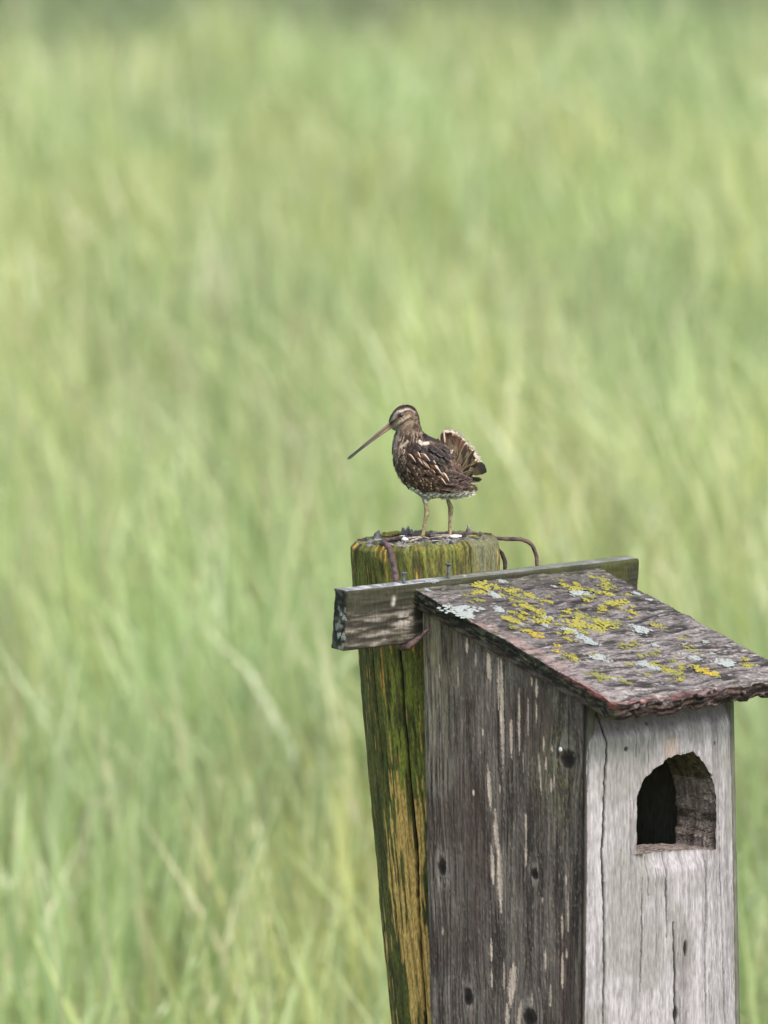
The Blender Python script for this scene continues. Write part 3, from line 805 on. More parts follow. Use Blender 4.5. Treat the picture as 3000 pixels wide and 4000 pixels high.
c = mix(c, np.array([0.42, 0.275, 0.25]), pinkm * 0.6)
redm = (1 - sstep(0.0, 0.035, US + 0.03 * (fbm(vg * 60, 2, 0, 671) - 0.5))) * sstep(0.62, 0.72, VS) + sstep(0.965, 0.99, VS + 0.02 * (fbm(ug * 70, 0, 0, 675) - 0.5)) * (1 - sstep(0.3, 0.8, US))
c = mix(c, np.array([0.20, 0.065, 0.065]), np.clip(redm, 0, 1) * 0.75 * sstep(0.35, 0.55, f3))
c = mix(c, np.array([0.03, 0.027, 0.024]), sstep(0.62, 0.75, 1 - f1) * 0.7)
c = mix(c, np.array([0.025, 0.022, 0.02]), sstep(0.64, 0.74, fbm(ug * 110, vg * 380, 0, 655, 2)) * 0.7)
c = mix(c, np.array([0.50, 0.47, 0.47]), sstep(0.70, 0.78, fbm(ug * 110 + 9, vg * 380, 0, 657, 2)) * 0.55)
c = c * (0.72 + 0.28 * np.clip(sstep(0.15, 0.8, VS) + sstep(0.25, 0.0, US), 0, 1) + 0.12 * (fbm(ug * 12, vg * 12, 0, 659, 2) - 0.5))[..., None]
c = mix(c, np.array([0.115, 0.12, 0.06]), (1 - sstep(0.0, 0.10, VS)) * 0.5 * sstep(0.4, 0.6, f3))
c = c * np.array([0.66, 0.645, 0.575])
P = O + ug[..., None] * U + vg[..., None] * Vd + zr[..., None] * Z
SL = math.atan(TAN_L); RN = math.cos(SL) * Z + math.sin(SL) * Vd      # roof normal
def roof_edge_col(R, f):
    u = (R - O) @ U; v = (R - O) @ Vd; z = R[:, 2]
    n1 = fbm(u * 60, v * 60, z * 420, 681, 3); n2 = fbm(u * 150, v * 150, z * 200, 685, 3)
    isfront = sstep(V1 - 0.012, V1 - 0.006, v)
    cf = mix(np.broadcast_to(np.array([0.022, 0.016, 0.015]), (len(R), 3)), np.array([0.17, 0.105, 0.10]), sstep(0.42, 0.62, n1))
    cf = mix(cf, np.array([0.34, 0.27, 0.26]), sstep(0.6, 0.72, n2) * 0.8)
    cf = mix(cf, np.array([0.085, 0.10, 0.03]), (1 - sstep(0.01, 0.04, u - U0)) * sstep(0.45, 0.6, n2) * sstep(0.4, 0.8, f + 0 * u))
    cs = mix(np.broadcast_to(np.array([0.020, 0.019, 0.014]), (len(R), 3)), np.array([0.060, 0.056, 0.036]), sstep(0.45, 0.65, n2))
    cs = mix(cs, np.array([0.26, 0.085, 0.08]), (1 - sstep(0.15, 0.45, f + 0 * u)) * sstep(0.22, 0.28, v) * sstep(0.35, 0.55, n1))
    return mix(cs, cf * 0.62, isfront) * 0.78
def roof_edge_disp(F, f):
    u = (F - O) @ U; v = (F - O) @ Vd
    isf = sstep(V1 - 0.02, V1 - 0.012, v); isl = (1 - isf) * (u < 0.1); isr = (1 - isf) * (u > 0.2)
    n = fbm(u * 38, v * 90, f * 7, 691, 3) - 0.5
    fine = fbm(u * 420, v * 300, f * 6, 692, 2) - 0.5
    k = f * 6.0 + 1.3 * (fbm(u * 16, 3, 0, 694, 2) - 0.5)          # strata that run along the board
    lay = _hash(np.floor(k).astype(np.int64), np.floor(u * 34 + np.floor(k) * 0.37).astype(np.int64), np.zeros(len(u), np.int64), 9) - 0.5
    fade = math.sin(min(1, f * 1.8) * math.pi / 2)
    dv = isf * (n * 0.006 + fine * 0.003 + lay * 0.006 - 0.005 * f * f) * fade
    return (dv[:, None] * Vd + ((n * 0.005 + fine * 0.002) * (isr - isl) * fade)[:, None] * U
            + (isf * ((fbm(u * 26, 7, 0, 699, 4) - 0.5) * 0.005 + fine * 0.002 - 0.0045) * f)[:, None] * Z)
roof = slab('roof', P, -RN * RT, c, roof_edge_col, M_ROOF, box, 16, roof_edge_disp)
roof['label'] = 'sloping grey roof board with ragged reddish front edge and yellow lichen'
# thin strip of board under the roof
a, b = np.meshgrid(np.linspace(U0 + 0.005, U1 - 0.006, 90), np.linspace(0.001, V1 - 0.022, 110))
zz = roof_z(a, b) - RT / math.cos(SL) + 0.0012
n_ = fbm(a * 60, b * 60, 0, 701, 3)
slab('roof_lining', O + a[..., None] * U + b[..., None] * Vd + zz[..., None] * Z, -RN * RS, np.full(a.shape + (3,), 0.05),
     lambda R, f: mix(np.broadcast_to(np.array([0.040, 0.028, 0.026]), (len(R), 3)), np.array([0.125, 0.092, 0.085]), sstep(0.35, 0.65, fbm((R - O) @ U * 40, (R - O) @ Vd * 40, R[:, 2] * 300, 705, 3))),
     M_WOOD, roof, 4, lambda F, f: ((fbm((F - O) @ U * 50, (F - O) @ Vd * 50, f * 2, 707, 3) - 0.5) * 0.003)[:, None] * (-U))
for o in [x for x in COL.objects if x.name.startswith('roof_lining')]:
    pass
# lichens on the roof (photograph crop coordinates -> roof plane)
def on_roof(px, py):
    n = RN; p = at_plane(px, py, O, n)
    for _ in range(4):
        u = (p - O) @ U; v = (p - O) @ Vd
        zt = float(roof_z(u, v)); d = ray(px, py)
        p = at_plane(px, py, O + Z * (zt + TAN_L * v), n)
    return p
c7 = lambda x, y: (1600 + 0.8439 * x, 2150 + 0.8439 * y)
yl = [(340, 158, 42), (330, 195, 30), (312, 232, 20), (352, 178, 26), (460, 188, 30), (490, 210, 36), (553, 210, 30), (540, 262, 34), (500, 240, 18), (600, 288, 30), (600, 328, 36), (455, 318, 32), (480, 356, 24), (530, 372, 17), (515, 305, 17), (650, 240, 20), (640, 215, 16), (715, 160, 20), (760, 178, 30), (840, 186, 30), (895, 135, 34), (905, 170, 25), (945, 170, 16), (925, 205, 28), (820, 232, 22), (885, 275, 18), (930, 245, 30), (985, 245, 40), (1030, 288, 24), (790, 300, 38), (770, 340, 50), (835, 352, 36), (900, 345, 46), (945, 340, 26), (738, 380, 26), (735, 412, 18), (850, 372, 30), (733, 488, 16), (740, 275, 14), (680, 342, 12), (710, 305, 12), (990, 436, 12), (1015, 455, 18), (1055, 436, 18), (1130, 482, 22), (1070, 490, 14), (1020, 528, 15), (1145, 350, 26), (860, 575, 18), (885, 582, 30), (905, 592, 22), (988, 605, 16), (1225, 515, 20), (1235, 485, 12), (1310, 470, 26), (1130, 530, 20), (1190, 560, 26), (1240, 572, 36), (1250, 600, 20), (1555, 508, 15), (1555, 535, 20), (1110, 576, 10), (572, 105, 13), (850, 486, 11), (1010, 205, 12), (1260, 410, 12), (270, 213, 10), (375, 372, 12)]
ol = [(585, 392, 32), (685, 442, 18), (682, 470, 16), (765, 505, 22), (1330, 545, 26), (1382, 566, 36), (1412, 576, 22)]
pl_ = [(425, 142, 20), (395, 208, 28), (230, 282, 58), (265, 300, 34), (330, 270, 16), (415, 275, 26), (785, 200, 38), (640, 315, 26), (630, 348, 18), (745, 372, 34), (795, 400, 30), (840, 425, 34), (1065, 365, 46), (1140, 440, 20), (885, 498, 34), (1090, 530, 36), (1135, 545, 26), (1300, 490, 36), (1460, 522, 46), (940, 592, 18), (1110, 228, 13), (1050, 200, 16), (118, 150, 18), (85, 185, 14), (670, 168, 11), (1370, 425, 14), (715, 118, 12), (515, 340, 16), (905, 320, 14), (1400, 478, 12)]
L_G = [cushion('olive_lichen_cushion', 40, M_LICG, 0.8, s_, 0.08, 0.22) for s_ in (11, 12, 13)]
rl_ = random.Random(23)
yl2 = []
for x, y, r in yl:
    yl2.append((x, y, r * 0.92))
    for _ in range(2):
        a_ = rl_.random() * 6.283; q_ = r * (1.0 + 1.1 * rl_.random())
        yl2.append((x + math.cos(a_) * q_ * 1.1, y + math.sin(a_) * q_ * 0.55, r * (0.22 + 0.25 * rl_.random()) + 3))
for lst, meshes, th in ((yl2, L_Y + L_G[:2], 0.72), (ol, L_O + L_Y[:1], 0.72), (pl_, L_W, 0.65)):
    for x, y, r in lst:
        p = on_roof(*c7(x, y))
        sz = r * 0.8439 * K * 1.42
        uu, vv_ = (p - O) @ U, (p - O) @ Vd
        if not (U0 + 0.006 < uu < U1 - 0.006 and 0.004 < vv_ < V1 - 0.008):
            continue
        place_on(rr_.choice(meshes), 'lichen', p + RN * 0.0004, RN, sz, roof, 0.95 + rr_.random() * 0.5, rr_.random() * 6.28, th * min(1.0, 0.006 / sz + 0.2))

# ---- mounting batten
bt, bh, tl = 0.021, 0.072, math.radians(5)
BV = math.cos(tl) * Vd - math.sin(tl) * Z        # out of the face
BZ = math.cos(tl) * Z + math.sin(tl) * Vd        # up the face
b0 = at(1358, 2312, -0.164 + (1358 - 1652) * K) ; b1 = at(2498, 2183, -0.164 + (2498 - 1652) * K)
BU = b1 - b0; BL = np.linalg.norm(BU); BU = BU / BL
nb, mb = 260, 44
s, t = np.meshgrid(np.linspace(0, BL, nb), np.linspace(0, bh, mb))
n1 = fbm(s * 18, t * 260, 0, 801, 4); n2 = fbm(s * 60, t * 500, 0, 811, 3); n3 = fbm(s * 30, t * 30, 0, 821, 4)
c = mix(np.broadcast_to(np.array([0.034, 0.033, 0.027]), s.shape + (3,)), np.array([0.125, 0.12, 0.10]), sstep(0.4, 0.68, 0.6 * n1 + 0.4 * n2))
c = mix(c, np.array([0.032, 0.036, 0.02]), (1 - sstep(0.018, 0.034, t + 0.012 * (n3 - 0.5))) * 0.75)
c = mix(c, np.array([0.27, 0.26, 0.25]), sstep(0.58, 0.68, n2 * 0.6 + n1 * 0.4) * sstep(0.026, 0.042, t) * 0.8)
gp = np.exp(-((s - 0.098) / 0.015) ** 4) * np.exp(-((t - 0.044) / 0.012) ** 4)
c = mix(c, np.array([0.40, 0.39, 0.37]), gp * sstep(0.3, 0.5, n2) * 0.85)
dp = np.exp(-((s - 0.079 ) / 0.0028) ** 2) * sstep(0.008, 0.019, t) * (1 - sstep(0.021, 0.026, t))
c = mix(c, np.array([0.5, 0.5, 0.48]), np.clip(dp * 1.2, 0, 0.9))
c = mix(c, np.array([0.06, 0.068, 0.022]), sstep(0.30, 0.40, s) * 0.7 * sstep(0.35, 0.6, n3))
c = c * np.array([0.86, 0.79, 0.72])
P = b0 + s[..., None] * BU - t[..., None] * BZ + (((n1 - 0.5) * 0.002 + (n2 - 0.5) * 0.001) - 0.002 * (1 - sstep(0, 0.003, t)))[..., None] * BV
def bat_col(R, f):
    l = (R - b0) @ BU; h = (R - b0) @ BZ
    n = fbm(l * 50, h * 200, f * 4, 831, 3); m = fbm(l * 90, h * 90, f * 2, 835, 3)
    top = sstep(-0.012, -0.006, h) * sstep(0.002, 0.006, l)
    ce = mix(np.broadcast_to(np.array([0.022, 0.022, 0.018]), (len(R), 3)), np.array([0.085, 0.085, 0.07]), sstep(0.45, 0.7, n))
    wsp = sstep(0.64, 0.68, fbm(h * 130 + 3, f * 3 + 1, 0, 841, 2)) * (l < 0.004) * 0.35 * (h < -0.02)
    ce = mix(ce, np.array([0.62, 0.62, 0.58]), wsp)
    ctp = mix(np.broadcast_to(np.array([0.20, 0.20, 0.18]), (len(R), 3)), np.array([0.47, 0.46, 0.45]), sstep(0.35, 0.65, m) * (1 - 0.75 * sstep(0.12, 0.2, l)))
    ctp = mix(ctp, np.array([0.14, 0.155, 0.09]), sstep(0.12, 0.2, l) * 0.7 * sstep(0.3, 0.6, n))
    return mix(ce, ctp, top) * 0.72
batten = slab('mounting_batten', P, -BV * bt, c, bat_col, M_WOOD, box, 8)
batten['label'] = 'dark weathered crosspiece nailed behind the roof'
for x, y, r in ((1592, 2253, 26), (1640, 2258, 30), (1670, 2262, 24), (1560, 2268, 16), (1700, 2270, 12), (1800, 2248, 14), (1490, 2283, 12)):
    p = at_plane(x, y, b0 - BV * bt * 0.5, BZ)
    if p is not None:
        lcoord = (p - b0) @ BU
        p = b0 + BU * lcoord - BV * bt * (0.15 + 0.5 * rr_.random())
    place_on(rr_.choice(L_W), 'lichen', p + BZ * 0.0005, BZ * 1.0 + BV * 0.3, r * K * 0.9, box, 0.75, rr_.random() * 0.5, 0.9)
for x, y, s_ in ((1345, 2413, 7), (1325, 2482, 7), (1342, 2488, 8), (1333, 2400, 4)):
    p = at_plane(x, y, b0, -BU)
    place_on(rr_.choice(L_W), 'lichen', p - BU * 0.0003, -BU, s_ * K * 1.7, box, 1.4, rr_.random() * 6, 0.4)
# big nails standing out of the batten's upper edge
for px, py0, py1, r in ((1577, 2268, 2236, 0.0032), (1752, 2246, 2202, 0.0032)):
    yy = -0.164 + (px - 1652) * K + 0.012
    p0, p1 = at(px, py0, yy), at(px, py1, yy)
    n = (p1 - p0) / np.linalg.norm(p1 - p0)
    v, q, e = tube([p0 - n * 0.012, p0, p1 - n * 0.003, p1 - n * 0.002, p1, p1 + n * 0.0004], [0.0022, 0.0022, 0.0022, r * 1.05, r * 1.35, r * 1.0], 10, 3)
    link('nail', mk_mesh('nail', v - BOFF, q, ngons=e), M_NAIL, box)

# ------------------------------------------------------------------ bent iron rod that hangs the batten on the post
yb = lambda px: -0.164 + (px - 1652) * K + bt * 1.42 + 0.004
rp = [at(1674, 2458, O[1] - 0.022), at(1650, 2480, O[1] - 0.030), at(1612, 2512, O[1] - 0.034), at(1585, 2530, O[1] - 0.034), at(1566, 2518, yb(1566) - 0.004), at(1557, 2440, yb(1560)), at(1550, 2330, yb(1550) + 0.002),
      at(1546, 2262, yb(1546) + 0.010), at(1536, 2195, -0.120), at(1520, 2145, -0.098), at(1504, 2122, -0.085),
      post_top(1500, 2112, 0.003), post_top(1600, 2100, 0.0015), post_top(1740, 2090, 0.0015), post_top(1860, 2088, 0.001), at(1945, 2103, 0.01), at(2000, 2106, 0.012), at(2045, 2110, 0.014), at(2076, 2128, 0.015),
      at(2093, 2165, 0.014), at(2098, 2215, 0.012), at(2100, 2300, 0.012), at(2102, 2380, 0.012)]
rr2 = [0.0022, 0.0024, 0.0036, 0.0040, 0.0036] + [0.0034] * 6 + [0.0028] * 3 + [0.0024] * 9
v, q, e = tube(rp, rr2, 12, 8, 0.18, 3)
ro = rp[0]
o = link('bent_iron_rod', mk_mesh('bent_iron_rod', v - ro, q, ngons=e), M_RUST, None, label='rusty bent iron rod laid over the post top and hooked behind the batten', category='iron rod')
o.location = ro

# droppings on the post top
for px, py, s_ in ((1570, 2101, 0.0052), (1583, 2107, 0.0036), (1775, 2096, 0.0044), (1792, 2094, 0.0030)):
    P = ICV * (1 + 0.3 * (rng.random((len(ICV), 1)) - 0.5)) * np.array([s_ * 1.3, s_, s_ * 0.6])
    p = post_top(px, py, 0.002)
    link('bird_dropping', mk_mesh('bird_dropping', P + p - POFF, tris=ICF), M_DROP, post)

# ------------------------------------------------------------------ the snipe
exec_bird = True
F0 = at(1320 + 0.3797 * 1000, 1540 + 0.3797 * 1476, -0.012)
SX = 0.3797 * K
def bp(cx, cy, dep=0.0):
    """bird sketch coordinates (right, down, depth away; units of the sketch) -> local metres"""
    return np.stack(np.broadcast_arrays((np.asarray(cx, float) - 1000) * SX, np.asarray(dep, float) * SX, (1480 - np.asarray(cy, float)) * SX), -1)
bird = empty('snipe', F0, label='brown streaked wading bird with very long straight bill standing on the post', category='bird')
st = np.array([  # back x,y   front x,y   half-width
    (524, 278, 546, 336, 20), (540, 236, 562, 350, 46), (566, 186, 580, 363, 70), (606, 142, 600, 374, 92), (655, 118, 606, 384, 104), (710, 112, 602, 395, 110),
    (770, 132, 596, 408, 112), (814, 190, 590, 425, 110), (834, 262, 584, 450, 112), (846, 325, 576, 480, 120), (868, 380, 569, 525, 140), (905, 415, 567, 585, 172),
    (980, 448, 572, 660, 212), (1075, 492, 590, 745, 242), (1160, 560, 630, 835, 256), (1215, 640, 690, 915, 256), (1255, 720, 770, 985, 245), (1285, 790, 865, 1040, 222),
    (1310, 845, 975, 1062, 192), (1340, 890, 1090, 1060, 156), (1372, 925, 1200, 1058, 116), (1398, 950, 1300, 1040, 72), (1408, 968, 1375, 1010, 26)], float)
S = cr(st, 12)
ns, na = len(S), 150
th = np.linspace(0, 2 * math.pi, na, endpoint=False)
bk, fr_ = S[:, None, 0:2], S[:, None, 2:4]
ctr = (bk + fr_) / 2; hv = (bk - fr_) / 2
cs, sn = np.cos(th)[None, :, None], np.sin(th)[None, :]
sq = np.sign(cs) * np.abs(cs) ** 0.92
xy = ctr + hv * sq
dep = S[:, 4][:, None] * np.sign(sn) * np.abs(sn) ** 0.9
bx_, by_ = xy[..., 0], xy[..., 1]
ruff = (fbm(bx_ * 0.022, by_ * 0.022, dep * 0.022, 901, 4) - 0.5)
bodyf = sstep(480, 700, by_)
P0 = bp(bx_, by_, dep)
# normals
def grid_normals(P):
    du = np.gradient(P, axis=0); dv = np.roll(P, -1, 1) - np.roll(P, 1, 1)
    n = np.cross(du, dv); n /= np.linalg.norm(n, axis=-1)[..., None] + 1e-12
    c0 = P.mean(axis=1, keepdims=True)
    sgn = np.sign((n * (P - c0)).sum(-1, keepdims=True)); sgn[sgn == 0] = 1
    return n * sgn
N0 = grid_normals(P0)
P0 = P0 + N0 * (ruff * (0.0012 + 0.0035 * bodyf))[..., None]

c2 = lambda x, y: (474 + 0.3492 * x, 52.7 + 0.3492 * y)
def pl2(*pts):
    return [c2(*p) for p in pts]
def bird_paint(x, y, dep=0.0):
    """pigment of the plumage as seen from the side (same on both flanks)"""
    sh = np.shape(x); x = np.asarray(x, float); y = np.asarray(y, float)
    n1 = fbm(x * 0.05, y * 0.022, np.asarray(dep) * 0.02, 911, 3); n2 = fbm(x * 0.11, y * 0.06, np.asarray(dep) * 0.04, 921, 3); n3 = vn(x * 0.03, y * 0.03, 0, 931)
    one = np.ones(sh + (3,))
    dkb, mid, buf, wht, ruf = (np.array(k) for k in ((0.030, 0.018, 0.013), (0.115, 0.070, 0.045), (0.36, 0.27, 0.185), (0.62, 0.57, 0.52), (0.16, 0.070, 0.038)))
    # body: dark brown with rufous and buff mottling
    c = mix(one * dkb, mid, sstep(0.38, 0.62, n1))
    c = mix(c, buf, sstep(0.60, 0.72, n2) * 0.7)
    # neck and breast: streaked
    nb = (1 - sstep(600, 700, y + (x - 620) * 0.9)) * sstep(330, 400, y)
    stre = fbm((x + (y - 500) * 0.15) * 0.075, y * 0.018, 0, 941, 3)
    cn = mix(one * np.array([0.050, 0.028, 0.019]), np.array([0.37, 0.275, 0.19]), sstep(0.45, 0.62, stre))
    c = mix(c, cn, nb * 0.95)
    # pale edge down the front of the breast
    ff = np.array([[600, 380], [582, 450], [570, 540], [570, 620], [585, 720], [622, 810], [680, 890]])
    d, t = seg_dist(x, y, ff)
    c = mix(c, mix(one * np.array([0.46, 0.39, 0.32]), np.array([0.14, 0.085, 0.06]), sstep(0.5, 0.62, fbm(x * 0.05, y * 0.035, 0, 951, 2))), (1 - sstep(22, 62, d)) * 0.9)
    # belly: greyish white with dark bars
    bel = np.array([[560, 690], [600, 800], [650, 870], [760, 955], [880, 1000], [1000, 1010], [1090, 1010], [1240, 1005], [1420, 985]])
    yb_ = np.interp(x, bel[:, 0], bel[:, 1]) - 14
    bm_ = sstep(-14, 16, y - yb_ + (n2 - 0.5) * 40)
    bars = sstep(0.48, 0.6, fbm((x * 0.5 - y * 0.4) * 0.075, (x + y) * 0.012, 0, 961, 2)) * sstep(1300, 1050, x)
    c = mix(c, mix(one * wht, np.array([0.10, 0.085, 0.075]), bars * 0.85), bm_)
    # head
    hd = 1 - sstep(330, 400, y + (x - 600) * -0.02)
    ch = mix(one * np.array([0.17, 0.115, 0.075]), np.array([0.31, 0.235, 0.165]), sstep(0.4, 0.6, n2))
    back_ = sstep(735, 790, x)
    ch = mix(ch, mix(one * np.array([0.075, 0.048, 0.033]), np.array([0.24, 0.17, 0.115]), sstep(0.42, 0.62, n2)), back_)
    def stripe(pts, wd, col, am=1.0, soft=0.45):
        nonlocal ch
        d, t = seg_dist(x, y, pl2(*pts))
        d = d + (n2 - 0.5) * 14
        ch = mix(ch, np.asarray(col) * one, am * (1 - sstep(wd * 0.3492 * (1 - soft), wd * 0.3492 * (1 + soft), d)))
    stripe(((330, 470), (270, 560), (230, 640)), 62, (0.36, 0.29, 0.21))
    stripe(((180, 680), (270, 540), (350, 400), (430, 340), (560, 312), (700, 262), (830, 285), (920, 350)), 26, (0.56, 0.49, 0.40))
    stripe(((130, 660), (215, 430), (340, 285), (480, 215), (640, 180), (780, 215), (890, 285)), 46, (0.050, 0.026, 0.019))
    stripe(((120, 780), (200, 700), (290, 630), (390, 540), (440, 460)), 34, (0.105, 0.048, 0.030))
    stripe(((560, 370), (690, 325), (770, 320)), 24, (0.11, 0.05, 0.030))
    stripe(((560, 440), (680, 420), (760, 400)), 34, (0.22, 0.145, 0.085), 0.8)
    stripe(((230, 830), (340, 740), (440, 650), (540, 580), (650, 520), (740, 460)), 38, (0.47, 0.40, 0.30))
    stripe(((500, 700), (590, 645), (670, 580), (770, 530), (850, 560)), 26, (0.10, 0.050, 0.034))
    stripe(((660, 690), (740, 650), (820, 660)), 48, (0.38, 0.29, 0.20), 0.85)
    stripe(((300, 850), (420, 860), (500, 800)), 40, (0.30, 0.235, 0.165), 0.7)
    stripe(((930, 330), (1000, 480), (1050, 700)), 26, (0.07, 0.04, 0.028), 0.8)
    c = mix(c, ch, hd)
    # bright back braces
    for pts, wd, col in (([(838, 470), (870, 492), (925, 488)], 17, (0.66, 0.57, 0.46)), ([(655, 520), (690, 505), (715, 470)], 13, (0.55, 0.45, 0.34)), ([(880, 425), (985, 455), (1090, 488)], 22, (0.030, 0.022, 0.018))):
        d, t = seg_dist(x, y, pts)
        c = mix(c, np.asarray(col) * one, 1 - sstep(wd * 0.6, wd * 1.3, d))
    dm, _ = seg_dist(x, y, [(740, 540), (860, 560), (1000, 540), (1080, 600), (1000, 660)])
    c = mix(c, np.array([0.028, 0.018, 0.014]) * one, (1 - sstep(30, 70, dm + (n2 - 0.5) * 60)) * 0.8)
    return c * (0.68 + 0.32 * bm_)[..., None]
cb = bird_paint(bx_, by_, dep)
Vb = [P0.reshape(-1, 3)]; Cb = [cb.reshape(-1, 3)]; Qb = [gridq(ns, na, 0, True)]; NG = [list(range(na)), list(range((ns - 1) * na, ns * na))]
base = ns * na
def add_tube(path, radii, colf, nseg=12, sub=6, rough=0.08):
    global base
    pts = np.array([bp(*p) for p in path]); v, q, e = tube(pts, np.array(radii) * SX, nseg, sub, rough, int(path[0][0]))
    Vb.append(v); Cb.append(colf(v)); Qb.append(q + base); NG.extend([[i + base for i in g] for g in e]); base += len(v)
def legcol(v):
    n = fbm(v[:, 0] * 900, v[:, 1] * 900, v[:, 2] * 500, 971, 3)
    return mix(np.broadcast_to(np.array([0.125, 0.098, 0.05]), (len(v), 3)), np.array([0.30, 0.24, 0.13]), sstep(0.35, 0.65, n))
def toecol(v):
    n = fbm(v[:, 0] * 900, v[:, 1] * 900, v[:, 2] * 900, 975, 3)
    return mix(np.broadcast_to(np.array([0.16, 0.13, 0.10]), (len(v), 3)), np.array([0.35, 0.30, 0.24]), sstep(0.35, 0.65, n))
def thighcol(v):
    x = v[:, 0] / SX + 1000; y = 1480 - v[:, 2] / SX
    return bird_paint(x, y)
# feathered thighs, tarsi, feet (same mesh as the body)
add_tube([(905, 960, -60), (905, 1040, -72), (898, 1095, -80), (895, 1122, -82)], [95, 62, 30, 16], thighcol, 18, 5)
add_tube([(1120, 960, 70), (1122, 1020, 76), (1124, 1062, 80), (1126, 1090, 80)], [80, 50, 26, 16], thighcol, 18, 5)
add_tube([(893, 1095, -80), (903, 1140, -82), (915, 1185, -84), (912, 1225, -86), (900, 1290, -88), (886, 1370, -90), (876, 1430, -92), (868, 1462, -94)], [20, 21, 27, 26, 20, 19, 20, 23], legcol, 12, 5)
add_tube([(1124, 1062, 80), (1136, 1115, 80), (1158, 1170, 80), (1160, 1215, 80), (1157, 1280, 78), (1152, 1360, 76), (1152, 1420, 74), (1155, 1462, 72)], [19, 21, 27, 26, 20, 18, 19, 22], legcol, 12, 5)
for path in ([(872, 1462, -96), (820, 1478, -120), (750, 1496, -150), (690, 1506, -172)], [(868, 1462, -96), (800, 1470, -80), (730, 1478, -72), (668, 1484, -66)], [(872, 1460, -90), (850, 1468, -30), (810, 1474, 10), (770, 1476, 40)], [(878, 1462, -92), (920, 1474, -92), (945, 1478, -92)]):
    add_tube(path, [15, 11, 10, 5][:len(path)] if len(path) == 4 else [12, 9, 5], toecol, 9, 5)
for path in ([(1150, 1462, 70), (1090, 1472, 52), (1010, 1480, 40), (945, 1484, 30)], [(1150, 1460, 76), (1080, 1464, 90), (1010, 1466, 105), (950, 1468, 118)], [(1155, 1462, 66), (1130, 1478, 20), (1100, 1486, -10), (1072, 1490, -30)], [(1160, 1462, 76), (1180, 1474, 80), (1192, 1480, 84)]):
    add_tube(path, [15, 11, 10, 5][:len(path)] if len(path) == 4 else [12, 9, 5], toecol, 9, 5)
link('body', mk_mesh('snipe_body', np.concatenate(Vb), np.concatenate(Qb), np.concatenate(Cb), ngons=NG), M_BIRD, bird)

# bill: upper and lower mandible
def bill_part(name, offs, r0, pts):
    P = cr(np.array(pts, float), 14); n = len(P); t = np.linspace(0, 1, n)
    tan = np.gradient(P, axis=0); tan /= np.linalg.norm(tan, axis=1)[:, None]; nr = np.stack([tan[:, 1], -tan[:, 0]], -1)
    nr[nr[:, 1] > 0] *= -1
    hgt = r0 * ((1 - t) ** 1.3 * 0.62 + 0.36 + 0.07 * np.exp(-((t - 0.93) / 0.05) ** 2)) * (1 - sstep(0.965, 1.0, t) * 0.75)
    wid = r0 * 1.25 * ((1 - t) * 0.5 + 0.42 + 0.12 * np.exp(-((t - 0.93) / 0.05) ** 2)) * (1 - sstep(0.965, 1.0, t) * 0.75)
    a = np.linspace(0, 2 * math.pi, 14, endpoint=False)
    cx = P[:, None, 0] + nr[:, None, 0] * (hgt[:, None] * (np.cos(a) + offs)); cy = P[:, None, 1] + nr[:, None, 1] * (hgt[:, None] * (np.cos(a) + offs))
    dp_ = wid[:, None] * np.sin(a)
    V = bp(cx, cy, dp_)
    tt = np.broadcast_to(t[:, None], cx.shape)
    basec = np.array([0.20, 0.115, 0.095]) if offs > 0 else np.array([0.27, 0.195, 0.125])
    c = mix(np.broadcast_to(basec, cx.shape + (3,)), np.array([0.135, 0.090, 0.082]), sstep(0.15, 0.45, tt))
    c = mix(c, np.array([0.040, 0.032, 0.034]), sstep(0.5, 0.85, tt))
    if offs > 0:
        c = mix(c, np.array([0.085, 0.035, 0.026]), (1 - sstep(0.0, 0.10, tt)) * 0.8)
    me = mk_mesh(name, V, gridq(n, 14, 0, True), c, ngons=[list(range(14)), list(range((n - 1) * 14, n * 14))])
    link(name, me, M_BILL, bird)
bill_part('upper_mandible', 0.9, 18.5, [(570, 300), (470, 376), (360, 460), (230, 565), (97, 674)])
bill_part('lower_mandible', -0.9, 14.5, [(575, 306), (470, 381), (360, 464), (230, 568), (106, 671)])

# eyes
def nearest_surf(cx, cy, side=-1):
    """body surface point and normal at sketch coordinates on one flank"""
    m = (dep * side > 0)
    d = np.where(m, (bx_ - cx) ** 2 + (by_ - cy) ** 2, 1e12)
    # among close candidates prefer the outermost
    k = np.argmin(d - np.abs(dep) * 0.5)
    i, j_ = np.unravel_index(k, d.shape)
    return P0[i, j_], N0[i, j_]
for side in (-1, 1):
    p, n = nearest_surf(648, 204, side)
    V = ICV * 0.0030 + p - n * 0.0010
    link('eye', mk_mesh('eye', V, tris=ICF), M_EYE, bird)

